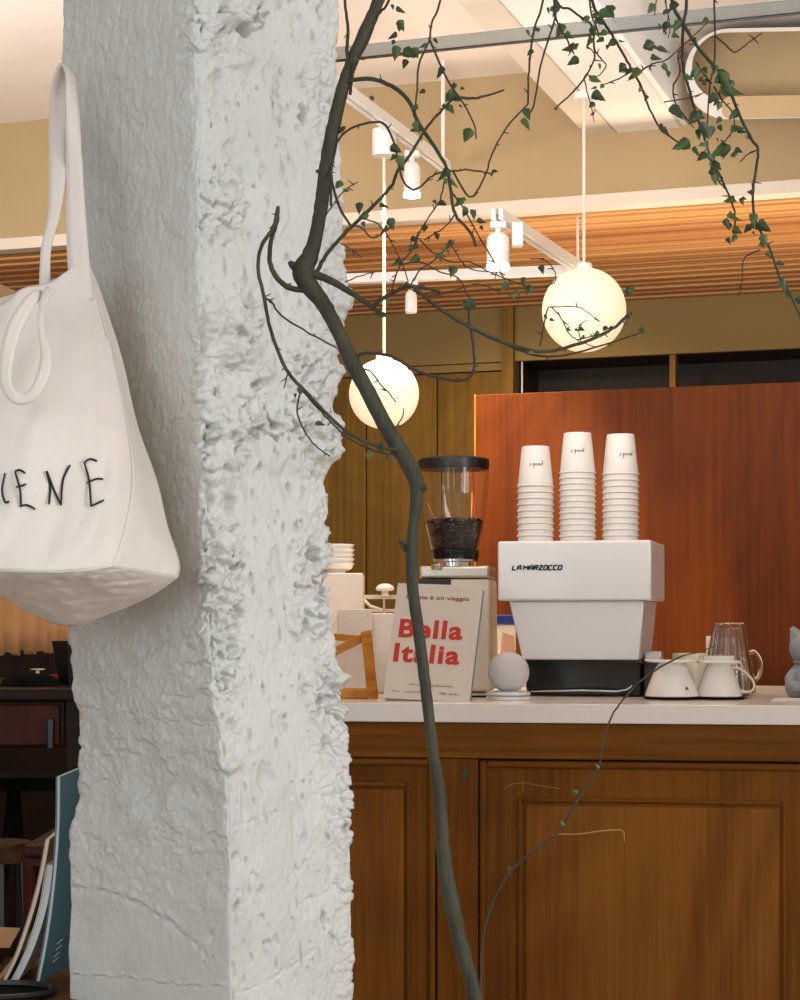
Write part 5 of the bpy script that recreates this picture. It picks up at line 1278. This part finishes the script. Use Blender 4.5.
# reading table with books and kraft paper
tz = CH-(982-HY)/F*2.42
tbx = thing('reading_table', 'low brown wooden table holding the leaning books at bottom left', 'table', (-0.55, 2.42, 0))
MB().hexa([(W(-140, 0, 2.30).x, 2.26, tz-0.025), (W(92, 0, 2.30).x, 2.26, tz-0.025), (W(70, 0, 2.62).x, 2.60, tz-0.025), (W(-140, 0, 2.62).x, 2.60, tz-0.025)], [(W(-140, 0, 2.30).x, 2.26, tz), (W(92, 0, 2.30).x, 2.26, tz), (W(70, 0, 2.62).x, 2.60, tz), (W(-140, 0, 2.62).x, 2.60, tz)]).build('table_top', M['tablewood'], tbx, world=True, bevel=0.003)
for xx in (-0.62, -0.44):
    for yy in (2.28, 2.56): MB().box(xx, xx+0.03, yy, yy+0.03, 0, tz-0.025).build('leg', M['tablewood'], tbx, world=True)
def leaning(name, lab, edge, wpx, thick, Dn, dv, mcov, mpage, cat='book', group='books leaning against the pillar'):
    """edge: picture-plane curve of the near fore edge from top to bottom; dv: vector to the far edge"""
    t = thing(name, lab, cat, (W(edge[-1][0], 0, Dn).x, Dn, tz), 0, group)
    q = smooth_path([Vector((x, y, 0)) for x, y in edge], 6)
    pts = [W(p.x, p.y, Dn) for p in q]; zmin = min(p.z for p in pts); pts = [p+Vector((0, 0, tz+0.0015-zmin)) for p in pts] if abs(tz-zmin) < 0.05 else pts
    th = Vector((thick, 0, 0)); dv = Vector(dv)
    def slab(o0, o1, i0=0.0, i1=1.0):
        A = [p+th*o0+dv*i0 for p in pts]; B_ = [p+th*o1+dv*i0 for p in pts]; C_ = [p+th*o1+dv*i1 for p in pts]; E = [p+th*o0+dv*i1 for p in pts]
        m = MB()
        for a, b_ in ((A, B_), (B_, C_), (C_, E), (E, A)): m.grid([a, b_], True)
        m.add([A[0], B_[0], C_[0], E[0]], [(0,1,2,3)]); m.add([A[-1], B_[-1], C_[-1], E[-1]], [(0,1,2,3)])
        return m
    slab(0.0, 0.12).build('cover', mcov, t, world=True, weld=True); slab(0.88, 1.0).build('cover', mcov, t, world=True, weld=True)
    slab(0.13, 0.87, 0.012).build('pages', mpage, t, world=True, weld=True)
    return t
tl = leaning('book', 'large teal hardback book leaning against the left side of the pillar', [(56, 774), (55, 830), (50, 890), (43, 940), (35, 981)], 0, 0.0055, 2.40, (0.075, 0.16, 0.03), M['teal'], M['paper'])
leaning('magazine', 'white magazine bending between the teal book and the ochre one', [(45, 858), (40, 895), (30, 930), (20, 955), (9, 976)], 0, 0.010, 2.405, (0.006, 0.15, 0.01), M['paper'], M['paper'], 'magazine')
leaning('magazine', 'ochre-yellow magazine bowed outward left of the white one', [(45, 832), (40, 860), (33, 890), (24, 920), (13, 950), (0, 976)], 0, 0.006, 2.40, (0.004, 0.13, 0.01), M['yellow'], M['paper'], 'magazine')
leaning('magazine', 'tan brown magazine at the far left of the leaning books', [(31, 917), (22, 932), (10, 948), (-6, 968)], 0, 0.006, 2.415, (0.01, 0.10, 0.01), M['kraft'], M['kraft'], 'magazine')
m = MB()      # small white print on the teal cover
for k, (x, y) in enumerate([(57, 944), (56, 950), (54, 957), (53, 962)]):
    a = W(x, y, 2.405); m.tube([a+Vector((0.0, 0.0, 0)), a+Vector((0.005, 0.012, 0.004))], 0.0007, 5)
m.build('printed_mark', M['paper'], tl, world=True)
kp = thing('kraft_sheet', 'tan kraft paper sheet on a stand left of the leaning magazines', 'paper', W(0, 938, 2.55))
MB().hexa([W(-60,946,2.5), W(10,948,2.5), W(20,930,2.65), W(-60,926,2.65)], [W(-60,944,2.5), W(10,946,2.5), W(20,928,2.65), W(-60,924,2.65)]).build('sheet', M['kraft'], kp, world=True)
kst = tz
MB().box(W(-50,0,2.55).x, W(0,0,2.55).x, 2.53, 2.58, tz, W(0, 946, 2.5).z).build('support_block', M['darkbrown'], kp, world=True)
rt = thing('round_tray', 'black metal tray with a raised rim cut off at the bottom left corner', 'tray', (W(-5, 0, 2.32).x, 2.30, tz))
cR = 0.062; cc = Vector((W(0, 0, 2.32).x, 2.33, tz+0.006))
MB().tube([cc+Vector((cR*math.cos(q), cR*0.75*math.sin(q), 0)) for q in [2*math.pi*i/48 for i in range(49)]], 0.005, 8).build('rim', M['black'], rt, world=True)
MB().lathe([(0, tz+0.001), (cR, tz+0.001), (cR, tz+0.004), (0, tz+0.004)], 40, (cc.x, cc.y, 0), sy=0.75).build('tray_floor', M['dark'], rt, world=True)
# woven lampshade just left of the bag strap
ls = thing('lampshade', 'tan woven dome lampshade peeking out behind the bag strap at the left edge', 'lamp', W(-20, 283, 3.4))
lc = W(-20, 345, 3.4)
MB().lathe([(0.0, 0.115), (0.03, 0.11), (0.062, 0.095), (0.082, 0.06), (0.088, 0.02), (0.088, 0.0)], 40, lc, cap=False).build('shade', M['shade'], ls, world=True, solid=0.003)
MB().tube([lc+Vector((0, 0, 0.11)), (lc.x, lc.y, CZ)], 0.004, 8).build('cord', M['black'], ls, world=True)
